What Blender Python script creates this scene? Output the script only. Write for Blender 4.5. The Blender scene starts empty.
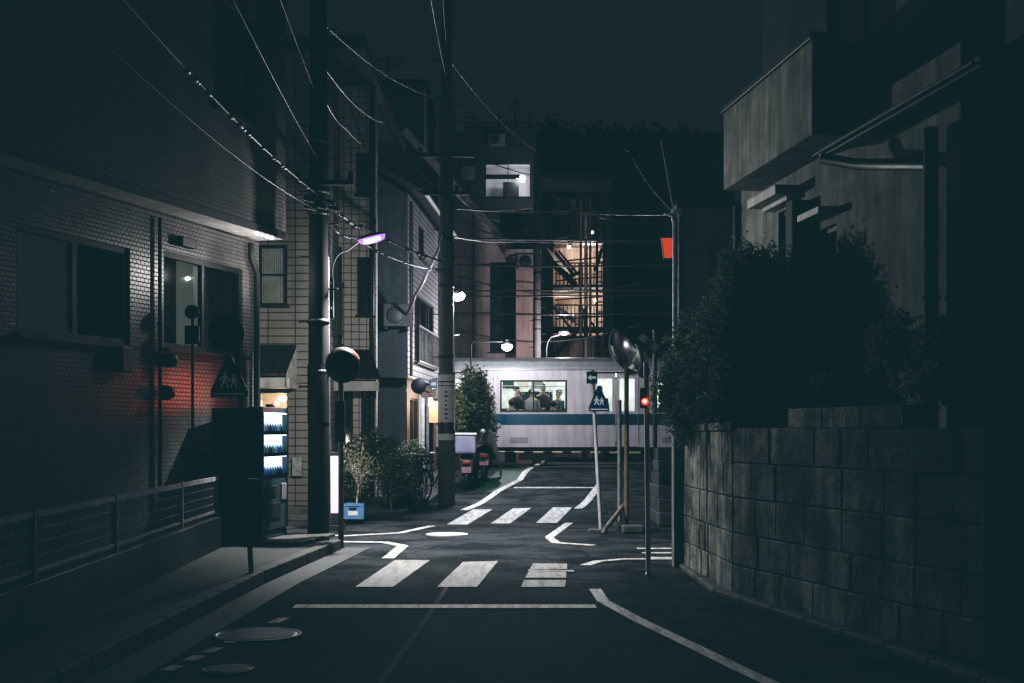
import bpy, math, random
from mathutils import Vector, Matrix
random.seed(7)
S = bpy.context.scene
COL = S.collection
F = 1300.0; HZ = 430.0; CH = 1.6          # focal length in pixels, horizon row, eye height

# ------------------------------------------------------------------ survey helpers
def wx(px, Y): return (px - 512.0) * Y / F
def wz(py, Y): return CH - (py - HZ) * Y / F
def wp(px, py, Y): return Vector((wx(px, Y), Y, wz(py, Y)))
def gz(Y):
    t = min(1, max(0, (Y - 27.0) / 10.5)); return .45 * t * t * (3 - 2 * t)
def G(px, py):
    lo, hi = 3.0, 200.0
    for _ in range(60):
        m = (lo + hi) / 2
        if wz(py, m) > gz(m): lo = m
        else: hi = m
    return Vector((wx(px, lo), lo, gz(lo)))

# ------------------------------------------------------------------ mesh builder
class MB:
    def __init__(s): s.v = []; s.f = []; s.sm = []
    def add(s, vs, fs, smooth=False):
        o = len(s.v); s.v += [Vector(v) for v in vs]
        for f in fs: s.f.append([i + o for i in f]); s.sm.append(smooth)
        return s
    def quad(s, a, b, c, d): return s.add([a, b, c, d], [(0, 1, 2, 3)])
    def box(s, x0, x1, y0, y1, z0, z1):
        vs = [(x, y, z) for z in (z0, z1) for y in (y0, y1) for x in (x0, x1)]
        return s.add(vs, [(0, 2, 3, 1), (4, 5, 7, 6), (0, 1, 5, 4), (2, 6, 7, 3), (0, 4, 6, 2), (1, 3, 7, 5)])
    def obox(s, c, size, u=(1, 0), up=None):
        """box centred at c, size (along u, across, height)"""
        ux = Vector((u[0], u[1], u[2] if len(u) > 2 else 0)).normalized()
        zz = Vector(up).normalized() if up else Vector((0, 0, 1))
        vy = zz.cross(ux).normalized(); zz = ux.cross(vy).normalized(); c = Vector(c)
        a, b, h = [k / 2 for k in size]
        vs = [c + ux * (a * i) + vy * (b * j) + zz * (h * k) for k in (-1, 1) for j in (-1, 1) for i in (-1, 1)]
        return s.add(vs, [(0, 2, 3, 1), (4, 5, 7, 6), (0, 1, 5, 4), (2, 6, 7, 3), (0, 4, 6, 2), (1, 3, 7, 5)])
    def tube(s, pts, r, n=8, cap=True):
        pts = [Vector(p) for p in pts]; m = len(pts)
        rs = list(r) if isinstance(r, (list, tuple)) else [r] * m
        vs = []; ref = None
        for i, p in enumerate(pts):
            d = (pts[min(i + 1, m - 1)] - pts[max(i - 1, 0)])
            d = d.normalized() if d.length > 1e-9 else Vector((0, 0, 1))
            if ref is None: ref = Vector((0, 0, 1)) if abs(d.z) < .9 else Vector((1, 0, 0))
            a = (ref - d * ref.dot(d))
            if a.length < 1e-4: a = d.orthogonal()
            a.normalize(); ref = a; b = d.cross(a)
            for k in range(n):
                t = 2 * math.pi * k / n
                vs.append(p + (a * math.cos(t) + b * math.sin(t)) * rs[i])
        fs = []
        for i in range(m - 1):
            for k in range(n):
                k2 = (k + 1) % n
                fs.append((i * n + k, i * n + k2, (i + 1) * n + k2, (i + 1) * n + k))
        o = len(s.v); s.add(vs, fs, True)
        if cap:
            s.add(vs[:n], [tuple(reversed(range(n)))]); s.add(vs[-n:], [tuple(range(n))])
        return s
    def lathe(s, prof, org=(0, 0, 0), axis=(0, 0, 1), n=24, smooth=True):
        """prof: (radius, height) pairs about axis"""
        ax = Vector(axis).normalized(); a = ax.orthogonal().normalized(); b = ax.cross(a); org = Vector(org)
        vs = [org + ax * h + (a * math.cos(2 * math.pi * k / n) + b * math.sin(2 * math.pi * k / n)) * r for r, h in prof for k in range(n)]
        fs = [(i * n + k, i * n + (k + 1) % n, (i + 1) * n + (k + 1) % n, (i + 1) * n + k) for i in range(len(prof) - 1) for k in range(n)]
        s.add(vs, fs, smooth); return s
    def prism(s, poly, org, ux, uy, depth):
        """extrude 2-D polygon (front at org, going back along -n)"""
        ux = Vector(ux).normalized(); uy = Vector(uy).normalized(); nn = ux.cross(uy).normalized(); org = Vector(org); n = len(poly)
        fr = [org + ux * p[0] + uy * p[1] for p in poly]; bk = [p - nn * depth for p in fr]
        return s.add(fr + bk, [tuple(range(n)), tuple(reversed(range(n, 2 * n)))] + [(i, i + n, (i + 1) % n + n, (i + 1) % n) for i in range(n)])
    def sphere(s, c, r, nu=12, nv=8, sc=(1, 1, 1)):
        c = Vector(c); vs = []
        for j in range(nv + 1):
            ph = math.pi * j / nv
            for i in range(nu):
                th = 2 * math.pi * i / nu
                vs.append(c + Vector((math.sin(ph) * math.cos(th) * r * sc[0], math.sin(ph) * math.sin(th) * r * sc[1], -math.cos(ph) * r * sc[2])))
        fs = [(j * nu + i, j * nu + (i + 1) % nu, (j + 1) * nu + (i + 1) % nu, (j + 1) * nu + i) for j in range(nv) for i in range(nu)]
        return s.add(vs, fs, True)
    def build(s, name, m, parent=None, bevel=0, label=None, org=None):
        off = Vector(org) if org is not None else (Vector(parent_loc(parent)) if parent else Vector((0, 0, 0)))
        me = bpy.data.meshes.new(name)
        me.from_pydata([v - off for v in s.v], [], s.f)
        me.polygons.foreach_set('use_smooth', s.sm)
        uv = me.uv_layers.new(name='metres').data
        for p in me.polygons:
            n = p.normal
            if abs(n.z) > .75: tx = Vector((1, 0, 0)); ty = Vector((0, 1, 0))
            else:
                tx = Vector((-n.y, n.x, 0)).normalized(); ty = Vector((0, 0, 1))
            for li in p.loop_indices:
                co = s.v[me.loops[li].vertex_index]; uv[li].uv = (tx.dot(co), ty.dot(co))
        me.materials.append(m)
        o = bpy.data.objects.new(name, me); COL.objects.link(o)
        if parent: o.parent = parent
        elif org is not None: o.location = off
        if bevel:
            b = o.modifiers.new('bevel', 'BEVEL'); b.width = bevel; b.segments = 2; b.limit_method = 'ANGLE'
        if label: o['label'] = label
        return o
def parent_loc(p):
    l = Vector(p.location)
    while p.parent: p = p.parent; l += p.location
    return l
def thing(name, label, cat, loc=(0, 0, 0), group=None):
    o = bpy.data.objects.new(name, None); COL.objects.link(o); o.location = loc; o.empty_display_size = .2
    o['label'] = label; o['category'] = cat
    if group: o['group'] = group
    return o
def tag(o, label, cat, group=None):
    o['label'] = label; o['category'] = cat
    if group: o['group'] = group
    return o
def struct(o): o['kind'] = 'structure'; return o
def dup(root, loc, label=None, rotz=None):
    r = root.copy(); COL.objects.link(r); r.location = loc
    if rotz is not None: r.rotation_euler = (0, 0, rotz)
    if label: r['label'] = label
    for ch in list(root.children):
        c = ch.copy(); COL.objects.link(c); c.parent = r
        for g in ch.children:
            d = g.copy(); COL.objects.link(d); d.parent = c
    return r

# ------------------------------------------------------------------ materials
def nt(name):
    m = bpy.data.materials.new(name); m.use_nodes = True; t = m.node_tree; t.nodes.clear()
    out = t.nodes.new('ShaderNodeOutputMaterial'); b = t.nodes.new('ShaderNodeBsdfPrincipled'); t.links.new(b.outputs[0], out.inputs[0])
    return m, t, b
def N(t, k, **kw):
    n = t.nodes.new(k)
    for a, v in kw.items():
        if a in n.inputs: n.inputs[a].default_value = v
        else: setattr(n, a, v)
    return n
def rgba(c): return (c[0], c[1], c[2], 1)
def noise(t, sc, det=4, vec=None, rough=.6):
    n = N(t, 'ShaderNodeTexNoise'); n.inputs['Scale'].default_value = sc; n.inputs['Detail'].default_value = det; n.inputs['Roughness'].default_value = rough
    if vec is not None: t.links.new(vec, n.inputs['Vector'])
    return n
def ramp(t, fac, a, b, p0=.3, p1=.7):
    r = N(t, 'ShaderNodeValToRGB'); e = r.color_ramp.elements
    e[0].position = p0; e[0].color = rgba(a); e[1].position = p1; e[1].color = rgba(b); t.links.new(fac, r.inputs[0]); return r
def mix(t, mode, a, b, fac=1.0):
    m = N(t, 'ShaderNodeMix', data_type='RGBA', blend_type=mode)
    m.inputs[0].default_value = fac if not hasattr(fac, 'links') else 1
    if hasattr(fac, 'links'): t.links.new(fac, m.inputs[0])
    for k, x in ((6, a), (7, b)):
        if hasattr(x, 'links'): t.links.new(x, m.inputs[k])
        else: m.inputs[k].default_value = rgba(x)
    return m.outputs[2]
def bump(t, b, h, st, dist=.01):
    n = N(t, 'ShaderNodeBump'); n.inputs['Strength'].default_value = st; n.inputs['Distance'].default_value = dist
    t.links.new(h, n.inputs['Height']); t.links.new(n.outputs[0], b.inputs['Normal'])
def mat(name, c, rough=.6, metal=0., var=.3, sc=5., bmp=.15, fine=60., streak=0.):
    m, t, b = nt(name)
    tc = N(t, 'ShaderNodeTexCoord')
    n = noise(t, sc, 5, tc.outputs['Object'])
    col = ramp(t, n.outputs[0], [k * (1 - var) for k in c], [min(1, k * (1 + var * .6)) for k in c]).outputs[0]
    if streak:
        mp = N(t, 'ShaderNodeMapping'); mp.inputs['Scale'].default_value = (6, 6, .5); t.links.new(tc.outputs['Object'], mp.inputs[0])
        n3 = noise(t, 1.2, 5, mp.outputs[0]); r3 = ramp(t, n3.outputs[0], (1 - streak,) * 3, (1, 1, 1), .35, .65)
        col = mix(t, 'MULTIPLY', col, r3.outputs[0])
    t.links.new(col, b.inputs['Base Color'])
    b.inputs['Metallic'].default_value = metal; b.inputs['Specular IOR Level'].default_value = .5 if rough < .45 else .3
    n2 = noise(t, fine, 3, tc.outputs['Object'])
    r = N(t, 'ShaderNodeMapRange'); r.inputs[3].default_value = max(0.03, rough - .1); r.inputs[4].default_value = min(1, rough + .12); t.links.new(n.outputs[0], r.inputs[0])
    t.links.new(r.outputs[0], b.inputs['Roughness'])
    if bmp: bump(t, b, n2.outputs[0], bmp, .004)
    return m
def tiles(name, c1, c2, mort, w, h, gap, rough=.45, bmp=.6, off=.5, streak=.45):
    m, t, b = nt(name)
    tc = N(t, 'ShaderNodeTexCoord')
    br = N(t, 'ShaderNodeTexBrick'); br.offset = off
    t.links.new(tc.outputs['UV'], br.inputs['Vector'])
    for k, v in (('Color1', rgba(c1)), ('Color2', rgba(c2)), ('Mortar', rgba(mort))): br.inputs[k].default_value = v
    br.inputs['Scale'].default_value = 1; br.inputs['Brick Width'].default_value = w; br.inputs['Row Height'].default_value = h
    br.inputs['Mortar Size'].default_value = gap; br.inputs['Mortar Smooth'].default_value = .15; br.inputs['Bias'].default_value = 0
    mp = N(t, 'ShaderNodeMapping'); mp.inputs['Scale'].default_value = (2.2, .35, 1); t.links.new(tc.outputs['UV'], mp.inputs[0])
    n = noise(t, 1., 6, mp.outputs[0]); r = ramp(t, n.outputs[0], (1 - streak,) * 3, (1.0,) * 3, .3, .65)
    t.links.new(mix(t, 'MULTIPLY', br.outputs[0], r.outputs[0]), b.inputs['Base Color'])
    rr = N(t, 'ShaderNodeMapRange'); rr.inputs[3].default_value = rough; rr.inputs[4].default_value = .85; t.links.new(br.outputs['Fac'], rr.inputs[0]); t.links.new(rr.outputs[0], b.inputs['Roughness'])
    inv = N(t, 'ShaderNodeMath', operation='SUBTRACT'); inv.inputs[0].default_value = 1; t.links.new(br.outputs['Fac'], inv.inputs[1])
    n2 = noise(t, 25, 3, tc.outputs['UV']); ad = N(t, 'ShaderNodeMath', operation='MULTIPLY_ADD'); ad.inputs[1].default_value = .25
    t.links.new(n2.outputs[0], ad.inputs[0]); t.links.new(inv.outputs[0], ad.inputs[2])
    bump(t, b, ad.outputs[0], bmp, .006)
    return m
def emis(name, c, st, base=(.5, .5, .5)):
    m, t, b = nt(name)
    b.inputs['Base Color'].default_value = rgba(base); b.inputs['Emission Color'].default_value = rgba(c); b.inputs['Roughness'].default_value = .4
    tc = N(t, 'ShaderNodeTexCoord'); n = noise(t, 9, 2, tc.outputs['Object'])
    r = N(t, 'ShaderNodeMapRange'); r.inputs[3].default_value = st * .8; r.inputs[4].default_value = st * 1.15; t.links.new(n.outputs[0], r.inputs[0]); t.links.new(r.outputs[0], b.inputs['Emission Strength'])
    return m
def glass(name, c=(.02, .025, .03), rough=.06):
    m, t, b = nt(name)
    tc = N(t, 'ShaderNodeTexCoord'); n = noise(t, 3, 3, tc.outputs['Object'])
    t.links.new(ramp(t, n.outputs[0], [k * .6 for k in c], [k * 1.4 for k in c]).outputs[0], b.inputs['Base Color'])
    b.inputs['Roughness'].default_value = rough; b.inputs['Specular IOR Level'].default_value = .7
    bump(t, b, n.outputs[0], .08, .01); return m
def clear_glass(name):
    m, t, b = nt(name)
    o = t.nodes['Material Output'] if 'Material Output' in t.nodes else [n for n in t.nodes if n.type == 'OUTPUT_MATERIAL'][0]
    tr = N(t, 'ShaderNodeBsdfTransparent'); tr.inputs[0].default_value = (.86, .9, .92, 1)
    gl = N(t, 'ShaderNodeBsdfGlossy'); gl.inputs['Roughness'].default_value = .05
    fr = N(t, 'ShaderNodeFresnel'); fr.inputs[0].default_value = 1.45
    tc = N(t, 'ShaderNodeTexCoord'); n = noise(t, 4, 2, tc.outputs['Object']); bp = N(t, 'ShaderNodeBump'); bp.inputs['Strength'].default_value = .05
    t.links.new(n.outputs[0], bp.inputs['Height']); t.links.new(bp.outputs[0], gl.inputs['Normal'])
    mx = N(t, 'ShaderNodeMixShader'); t.links.new(fr.outputs[0], mx.inputs[0]); t.links.new(tr.outputs[0], mx.inputs[1]); t.links.new(gl.outputs[0], mx.inputs[2])
    t.links.new(mx.outputs[0], o.inputs[0]); return m
def leafmat(name, a, b_, rough=.45):
    m, t, b = nt(name)
    g = N(t, 'ShaderNodeNewGeometry'); tc = N(t, 'ShaderNodeTexCoord'); n = noise(t, 2.5, 3, tc.outputs['Object'])
    ad = N(t, 'ShaderNodeMath', operation='MULTIPLY_ADD'); ad.inputs[1].default_value = .5
    t.links.new(g.outputs['Random Per Island'], ad.inputs[0]); 
    mu = N(t, 'ShaderNodeMath', operation='MULTIPLY'); mu.inputs[1].default_value = .5; t.links.new(n.outputs[0], mu.inputs[0]); t.links.new(mu.outputs[0], ad.inputs[2])
    t.links.new(ramp(t, ad.outputs[0], a, b_, .2, .8).outputs[0], b.inputs['Base Color']); b.inputs['Roughness'].default_value = rough; b.inputs['Specular IOR Level'].default_value = .2
    out = [q for q in t.nodes if q.type == 'OUTPUT_MATERIAL'][0]; tl = N(t, 'ShaderNodeBsdfTranslucent'); ms = N(t, 'ShaderNodeMixShader'); ms.inputs[0].default_value = .4
    t.links.new(b.inputs['Base Color'].links[0].from_socket, tl.inputs[0]); t.links.new(b.outputs[0], ms.inputs[1]); t.links.new(tl.outputs[0], ms.inputs[2]); t.links.new(ms.outputs[0], out.inputs[0])
    return m

M = {}
M['concrete'] = mat('concrete', (.045, .046, .047), .8, var=.4, sc=3, bmp=.4, streak=.35)
M['kerb'] = mat('kerb_concrete', (.075, .076, .077), .75, var=.45, sc=5, bmp=.5)
M['pole_concrete'] = mat('pole_concrete', (.07, .07, .068), .75, var=.35, sc=4, bmp=.3, streak=.3)
M['pole_dark'] = mat('unlit_black_pole', (.005, .005, .0055), .8, var=.35, sc=4, bmp=.3)  # unlit look of the concrete pole put into a near-black base colour
M['pole_metal'] = mat('galvanised_steel', (.34, .35, .36), .45, .7, var=.35, sc=9, bmp=.1)
M['pole_brown'] = mat('painted_brown_steel', (.16, .12, .09), .5, .2, var=.4, sc=8)
M['white_pole'] = mat('white_painted_steel', (.55, .56, .57), .45, .1, var=.35, sc=8, streak=.3)
M['dark_metal'] = mat('dark_metal', (.03, .032, .035), .5, .4, var=.3)
M['black'] = mat('black_rubber', (.012, .012, .013), .6, var=.3)
M['cable'] = mat('cable_sheath', (.03, .03, .032), .35, var=.2)
M['cable_grey'] = mat('aged_cable_sheath', (.035, .035, .038), .4, var=.3)
M['white_paint'] = mat('white_enamel', (.66, .66, .68), .4, var=.2, sc=3, bmp=.03, streak=.2)
M['fascia'] = mat('fascia_white', (.5, .49, .47), .6, var=.3, streak=.35)
M['frame'] = mat('bronze_window_frame', (.010, .010, .010), .6, .0, var=.3)
M['frame_lt'] = mat('aluminium_window_frame', (.25, .25, .26), .4, .7, var=.2)
M['glass'] = glass('dark_window_glass')
M['clear'] = clear_glass('clear_window_glass')
M['blind'] = emis('lit_roller_blind', (.9, .95, .85), .075, (.45, .44, .4)) if True else mat('roller_blind', (.52, .50, .45), .8, var=.15, sc=2)  # room light behind is put into the blind as emission
M['lit_curtain'] = emis('lit_curtain_cloth', (.9, .95, .88), .016, (.40, .40, .37))  # same room light put into the curtain as a fainter emission
M['curtain'] = mat('curtain_cloth', (.46, .45, .42), .85, var=.25, sc=3)
M['tile1'] = tiles('glazed_wall_tile', (.20, .198, .195), (.15, .148, .147), (.06, .06, .058), .085, .052, .007, .32)
M['tile1b'] = tiles('upper_wall_tile', (.16, .155, .15), (.125, .122, .12), (.055, .055, .055), .17, .055, .006, .4)
M['tile2'] = tiles('pale_wall_tile', (.20, .19, .178), (.175, .168, .156), (.04, .038, .036), .5, .145, .011, .5, off=0)
M['tile2b'] = tiles('pale_square_tile', (.40, .375, .35), (.36, .34, .32), (.11, .105, .10), .155, .15, .010, .5, off=0)
M['siding'] = tiles('horizontal_siding', (.38, .39, .43), (.35, .36, .40), (.05, .05, .06), 3.0, .14, .014, .5)
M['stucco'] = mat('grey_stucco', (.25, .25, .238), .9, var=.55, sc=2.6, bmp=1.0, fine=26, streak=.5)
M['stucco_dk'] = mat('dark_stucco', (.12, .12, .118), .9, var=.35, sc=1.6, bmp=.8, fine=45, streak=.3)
M['beige'] = mat('beige_render', (.30, .265, .255), .85, var=.3, sc=1.2, bmp=.4, streak=.35)
M['pink'] = mat('pinkish_render', (.30, .22, .205), .85, var=.3, sc=1.2, bmp=.4, streak=.35)
M['greywall'] = mat('grey_panel_wall', (.17, .17, .17), .75, var=.3, sc=1.5, bmp=.3, streak=.35)
M['darkwall'] = mat('dark_building_wall', (.04, .042, .045), .85, var=.35, sc=1, bmp=.3)
M['end_dark'] = mat('dark_grey_panel', (.03, .034, .038), .8, var=.3, streak=.3)  # even dark grey, used on the end wall and small fittings
M['roof'] = tiles('dark_roof_tile', (.035, .037, .04), (.025, .026, .03), (.008, .008, .008), .28, .22, .02, .5)
M['roof_edge'] = mat('roof_edge', (.035, .035, .037), .5, .1, var=.3)
M['soffit'] = mat('pale_soffit', (.7, .68, .67), .8, var=.3, sc=8, bmp=.3)
M['wood'] = mat('weathered_wood', (.10, .075, .055), .8, var=.4, sc=8)
M['leaf_dark'] = leafmat('evergreen_leaf', (.05, .07, .05), (.20, .235, .17), .75)
M['leaf_mid'] = leafmat('shrub_leaf', (.04, .06, .03), (.11, .13, .08))
M['leaf_dry'] = leafmat('pale_dry_leaf', (.05, .055, .04), (.15, .15, .115))
M['bark'] = mat('bark', (.09, .075, .06), .9, var=.4, sc=10, bmp=.8)
M['bark_pale'] = mat('pale_bark', (.40, .37, .32), .8, var=.3, sc=12, bmp=.5)
M['blue_sign'] = mat('blue_sign_enamel', (.006, .026, .06), .35, var=.2, bmp=.02)
M['sign_back'] = mat('dark_sign_back', (.006, .007, .009), .5, .3, var=.3)
M['sign_dim'] = mat('faded_blue_sign', (.025, .04, .055), .5, var=.3)
M['dim_white'] = mat('grimy_white_film', (.30, .31, .31), .5, var=.2)
M['glow_film_bright'] = emis('bright_self_lit_film', (.85, .95, 1), .16, (.5, .5, .5))  # markings glow by themselves in place of light thrown back
M['blue_glow_film'] = emis('blue_self_lit_film', (.05, .3, .65), .025, (.006, .026, .06))  # faint emission added so the unlit blue plates show
M['glow_film'] = emis('self_lit_film', (.75, .9, .9), .03, (.3, .31, .31))  # left emblem glows faintly, no lamp reaches its front
M['blue_crate'] = mat('blue_plastic', (.07, .17, .33), .4, var=.2)
M['train_white'] = mat('train_body_paint', (.57, .53, .58), .38, .0, var=.14, sc=1.5, bmp=.02, streak=.28)
M['train_grey'] = mat('train_roof_paint', (.30, .31, .33), .5, var=.2, streak=.2)
M['train_blue'] = mat('train_blue_band', (.003, .05, .085), .35, var=.12, bmp=.02)
M['under'] = mat('underframe_grime', (.02, .02, .02), .8, var=.4)
M['mirror'] = mat('mirror_acrylic', (.6, .62, .63), .13, 1.0, var=.1, bmp=.0)
M['orange'] = mat('orange_enamel', (.13, .035, .015), .45, var=.2)
M['red_paint'] = mat('red_enamel', (.45, .03, .03), .4, var=.2)
M['green_paint'] = mat('green_road_paint', (.012, .045, .03), .75, var=.35, sc=6)
M['cloth_lilac'] = mat('lilac_cover_cloth', (.22, .21, .30), .7, var=.3, sc=5)
M['skin'] = mat('skin', (.22, .14, .10), .55, var=.1)
M['hair'] = mat('dark_hair', (.015, .012, .01), .5, var=.2)
for nm, c in (('navy', (.02, .025, .05)), ('grey', (.14, .14, .15)), ('cream', (.45, .42, .36)), ('wine', (.12, .02, .03)), ('dkgreen', (.02, .04, .035)), ('black', (.012, .012, .014))):
    M['cl_' + nm] = mat('cloth_' + nm, c, .85, var=.2)

# asphalt
def asphalt():
    m, t, b = nt('asphalt'); tc = N(t, 'ShaderNodeTexCoord')
    n1 = noise(t, 90, 4, tc.outputs['Object'], .7); n2 = noise(t, .55, 5, tc.outputs['Object']); n3 = noise(t, 4, 4, tc.outputs['Object'])
    c = ramp(t, n1.outputs[0], (.022, .025, .028), (.098, .106, .116), .3, .72).outputs[0]
    c = mix(t, 'MULTIPLY', c, ramp(t, n2.outputs[0], (.55, .55, .56), (1, 1, 1), .35, .65).outputs[0])
    c = mix(t, 'MULTIPLY', c, ramp(t, n3.outputs[0], (.8, .8, .8), (1, 1, 1), .35, .6).outputs[0])
    t.links.new(c, b.inputs['Base Color'])
    r = N(t, 'ShaderNodeMapRange'); r.inputs[3].default_value = .62; r.inputs[4].default_value = .92; t.links.new(n2.outputs[0], r.inputs[0]); t.links.new(r.outputs[0], b.inputs['Roughness']); b.inputs['Specular IOR Level'].default_value = .012
    vo = N(t, 'ShaderNodeTexVoronoi', feature='DISTANCE_TO_EDGE'); vo.inputs['Scale'].default_value = .42
    wd = mix(t, 'LINEAR_LIGHT', tc.outputs['Object'], noise(t, 1.6, 5, tc.outputs['Object'], .7).outputs['Color'], .35); t.links.new(wd, vo.inputs['Vector'])
    ck = ramp(t, vo.outputs['Distance'], (.25, .25, .25), (1, 1, 1), .004, .014).outputs[0]; c = mix(t, 'MULTIPLY', c, ck, .8)
    n5 = noise(t, 1.1, 4, tc.outputs['Object'], .65); c = mix(t, 'MULTIPLY', c, ramp(t, n5.outputs[0], (.45, .45, .46), (1.25, 1.25, 1.25), .40, .56).outputs[0])
    n4 = noise(t, 28, 3, tc.outputs['Object'], .7); c = mix(t, 'MULTIPLY', c, ramp(t, n4.outputs[0], (.55, .55, .55), (1.15, 1.15, 1.15), .38, .62).outputs[0]); t.links.new(c, b.inputs['Base Color'])
    bump(t, b, n1.outputs[0], 1.0, .012); return m
M['asphalt'] = asphalt()
def road_paint(name, lo, hi, p0, p1):
    m, t, b = nt(name); tc = N(t, 'ShaderNodeTexCoord')
    n1 = noise(t, 7, 6, tc.outputs['Object'], .75); n2 = noise(t, 70, 3, tc.outputs['Object'], .7)
    ad = N(t, 'ShaderNodeMath', operation='MULTIPLY_ADD'); ad.inputs[1].default_value = .35; t.links.new(n2.outputs[0], ad.inputs[0]); t.links.new(n1.outputs[0], ad.inputs[2])
    mp = N(t, 'ShaderNodeMapping'); mp.inputs['Scale'].default_value = (11, 1.1, 1); t.links.new(tc.outputs['Object'], mp.inputs[0])
    n3 = noise(t, 1.0, 5, mp.outputs[0], .7); pc = ramp(t, ad.outputs[0], lo, hi, p0, p1).outputs[0]
    pc = mix(t, 'MULTIPLY', pc, ramp(t, n3.outputs[0], (.42, .42, .43), (1.05, 1.05, 1.04), .36, .56).outputs[0])
    n4 = noise(t, 32, 3, tc.outputs['Object'], .8); pc = mix(t, 'MULTIPLY', pc, ramp(t, n4.outputs[0], (.5, .5, .5), (1.1, 1.1, 1.1), .34, .52).outputs[0])
    t.links.new(pc, b.inputs['Base Color'])
    b.inputs['Roughness'].default_value = .7; bump(t, b, n2.outputs[0], .6, .006); return m
M['paint'] = road_paint('worn_road_paint', (.055,) * 3, (.82, .82, .81), .38, .58)
M['paint_old'] = road_paint('old_road_paint', (.045,) * 3, (.42, .42, .415), .42, .64)
def stone():
    m, t, b = nt('stained_stone_block'); tc = N(t, 'ShaderNodeTexCoord'); g = N(t, 'ShaderNodeNewGeometry')
    n1 = noise(t, 1.7, 7, tc.outputs['Object'], .72); n2 = noise(t, 35, 4, tc.outputs['Object'])
    c = ramp(t, n1.outputs[0], (.035, .04, .034), (.55, .54, .5), .43, .60).outputs[0]
    c = mix(t, 'MULTIPLY', c, ramp(t, g.outputs['Random Per Island'], (.55, .55, .55), (1, 1, 1), 0, 1).outputs[0])
    mp = N(t, 'ShaderNodeMapping'); mp.inputs['Scale'].default_value = (7, 7, .6); t.links.new(tc.outputs['Object'], mp.inputs[0])
    n3 = noise(t, 1.0, 5, mp.outputs[0]); c = mix(t, 'MULTIPLY', c, ramp(t, n3.outputs[0], (.4, .42, .4), (1, 1, 1), .38, .58).outputs[0])
    c = mix(t, 'MULTIPLY', c, ramp(t, n2.outputs[0], (.7, .7, .7), (1, 1, 1), .35, .6).outputs[0])
    t.links.new(c, b.inputs['Base Color']); b.inputs['Roughness'].default_value = .9; bump(t, b, n2.outputs[0], 1., .012); return m
M['stone'] = stone()
M['mortar'] = mat('dark_mortar', (.035, .035, .033), .95, var=.3)

# ------------------------------------------------------------------ ground, roads
def strip_sheet(xs_of, ys, dz, name, m):
    b = MB()
    for y0, y1 in zip(ys, ys[1:]):
        a0, a1 = xs_of(y0); c0, c1 = xs_of(y1)
        b.add([(a0, y0, gz(y0) + dz), (a1, y0, gz(y0) + dz), (c1, y1, gz(y1) + dz), (c0, y1, gz(y1) + dz)], [(0, 1, 2, 3)], True)
    return struct(b.build(name, m))
ys = [-60, -10, 0, 10, 20, 25] + [26 + .75 * i for i in range(18)] + [45, 60, 120, 300, 900]
strip_sheet(lambda y: (-600, 600), ys, 0, 'ground', M['concrete'])
ry = [-30, 0, 10, 15, 20, 25] + [26 + .75 * i for i in range(18)] + [42, 50, 60, 75, 100]
strip_sheet(lambda y: (-3.9 if y < 23 else -2.6 + .02 * (y - 23), 4.6), ry, .004, 'road', M['asphalt'])
b = MB(); b.quad((-40, 17.9, .008), (-3.9, 17.9, .008), (-3.9, 23.2, .008), (-40, 23.2, .008)); struct(b.build('side_road', M['asphalt']))
b = MB(); b.quad((4.6, 15.4, .008), (40, 15.4, .008), (40, 19.6, .008), (4.6, 19.6, .008)); struct(b.build('side_road', M['asphalt']))

def poly_mark(pts, dz=.012):
    b = MB(); n = 6
    P = [G(*p) for p in pts]
    # subdivide quads along the road so they follow the rise
    if len(P) == 4:
        for i in range(n):
            a = P[0].lerp(P[3], i / n); c = P[1].lerp(P[2], i / n); d = P[1].lerp(P[2], (i + 1) / n); e = P[0].lerp(P[3], (i + 1) / n)
            b.quad(*[Vector((q.x, q.y, gz(q.y) + dz)) for q in (e, d, c, a)])
    else: b.add([Vector((q.x, q.y, gz(q.y) + dz)) for q in P], [tuple(range(len(P)))])
    return b
def line_mark(pts, w, dz=.012, world=False):
    P = [Vector(p) if world else G(*p) for p in pts]; b = MB()
    D = []
    for q0, q1 in zip(P, P[1:]):
        k = max(1, int((q1 - q0).length / .5)); D += [q0.lerp(q1, i / k) for i in range(k)]
    D.append(P[-1]); L = []
    for i, p in enumerate(D):
        d = D[min(i + 1, len(D) - 1)] - D[max(i - 1, 0)]; n = Vector((-d.y, d.x, 0)).normalized() * w / 2
        L.append((p + n, p - n))
    vs = [Vector((q.x, q.y, gz(q.y) + dz)) for pr in L for q in pr]
    b.add(vs, [(2 * i, 2 * i + 1, 2 * i + 3, 2 * i + 2) for i in range(len(L) - 1)]); return b
def join(*bs):
    r = MB()
    for q in bs:
        o = len(r.v); r.v += q.v; r.f += [[i + o for i in f] for f in q.f]; r.sm += q.sm
    return r
def mark(b, label, cat, name, group=None, m=None): return tag(b.build(name, m or M['paint']), label, cat, group)
g = 'white bars of the near crosswalk'
mark(poly_mark([(355, 588), (393, 588), (430, 561), (395, 561)]), 'worn white bar of near crosswalk, leftmost and nearest the thin mirror post', 'crosswalk bar', 'crosswalk_bar', g, M['paint_old'])
mark(poly_mark([(437, 588), (477, 588), (498, 562), (463, 563)]), 'worn white middle bar of near crosswalk crossed by a road seam', 'crosswalk bar', 'crosswalk_bar', g, M['paint_old'])
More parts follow.
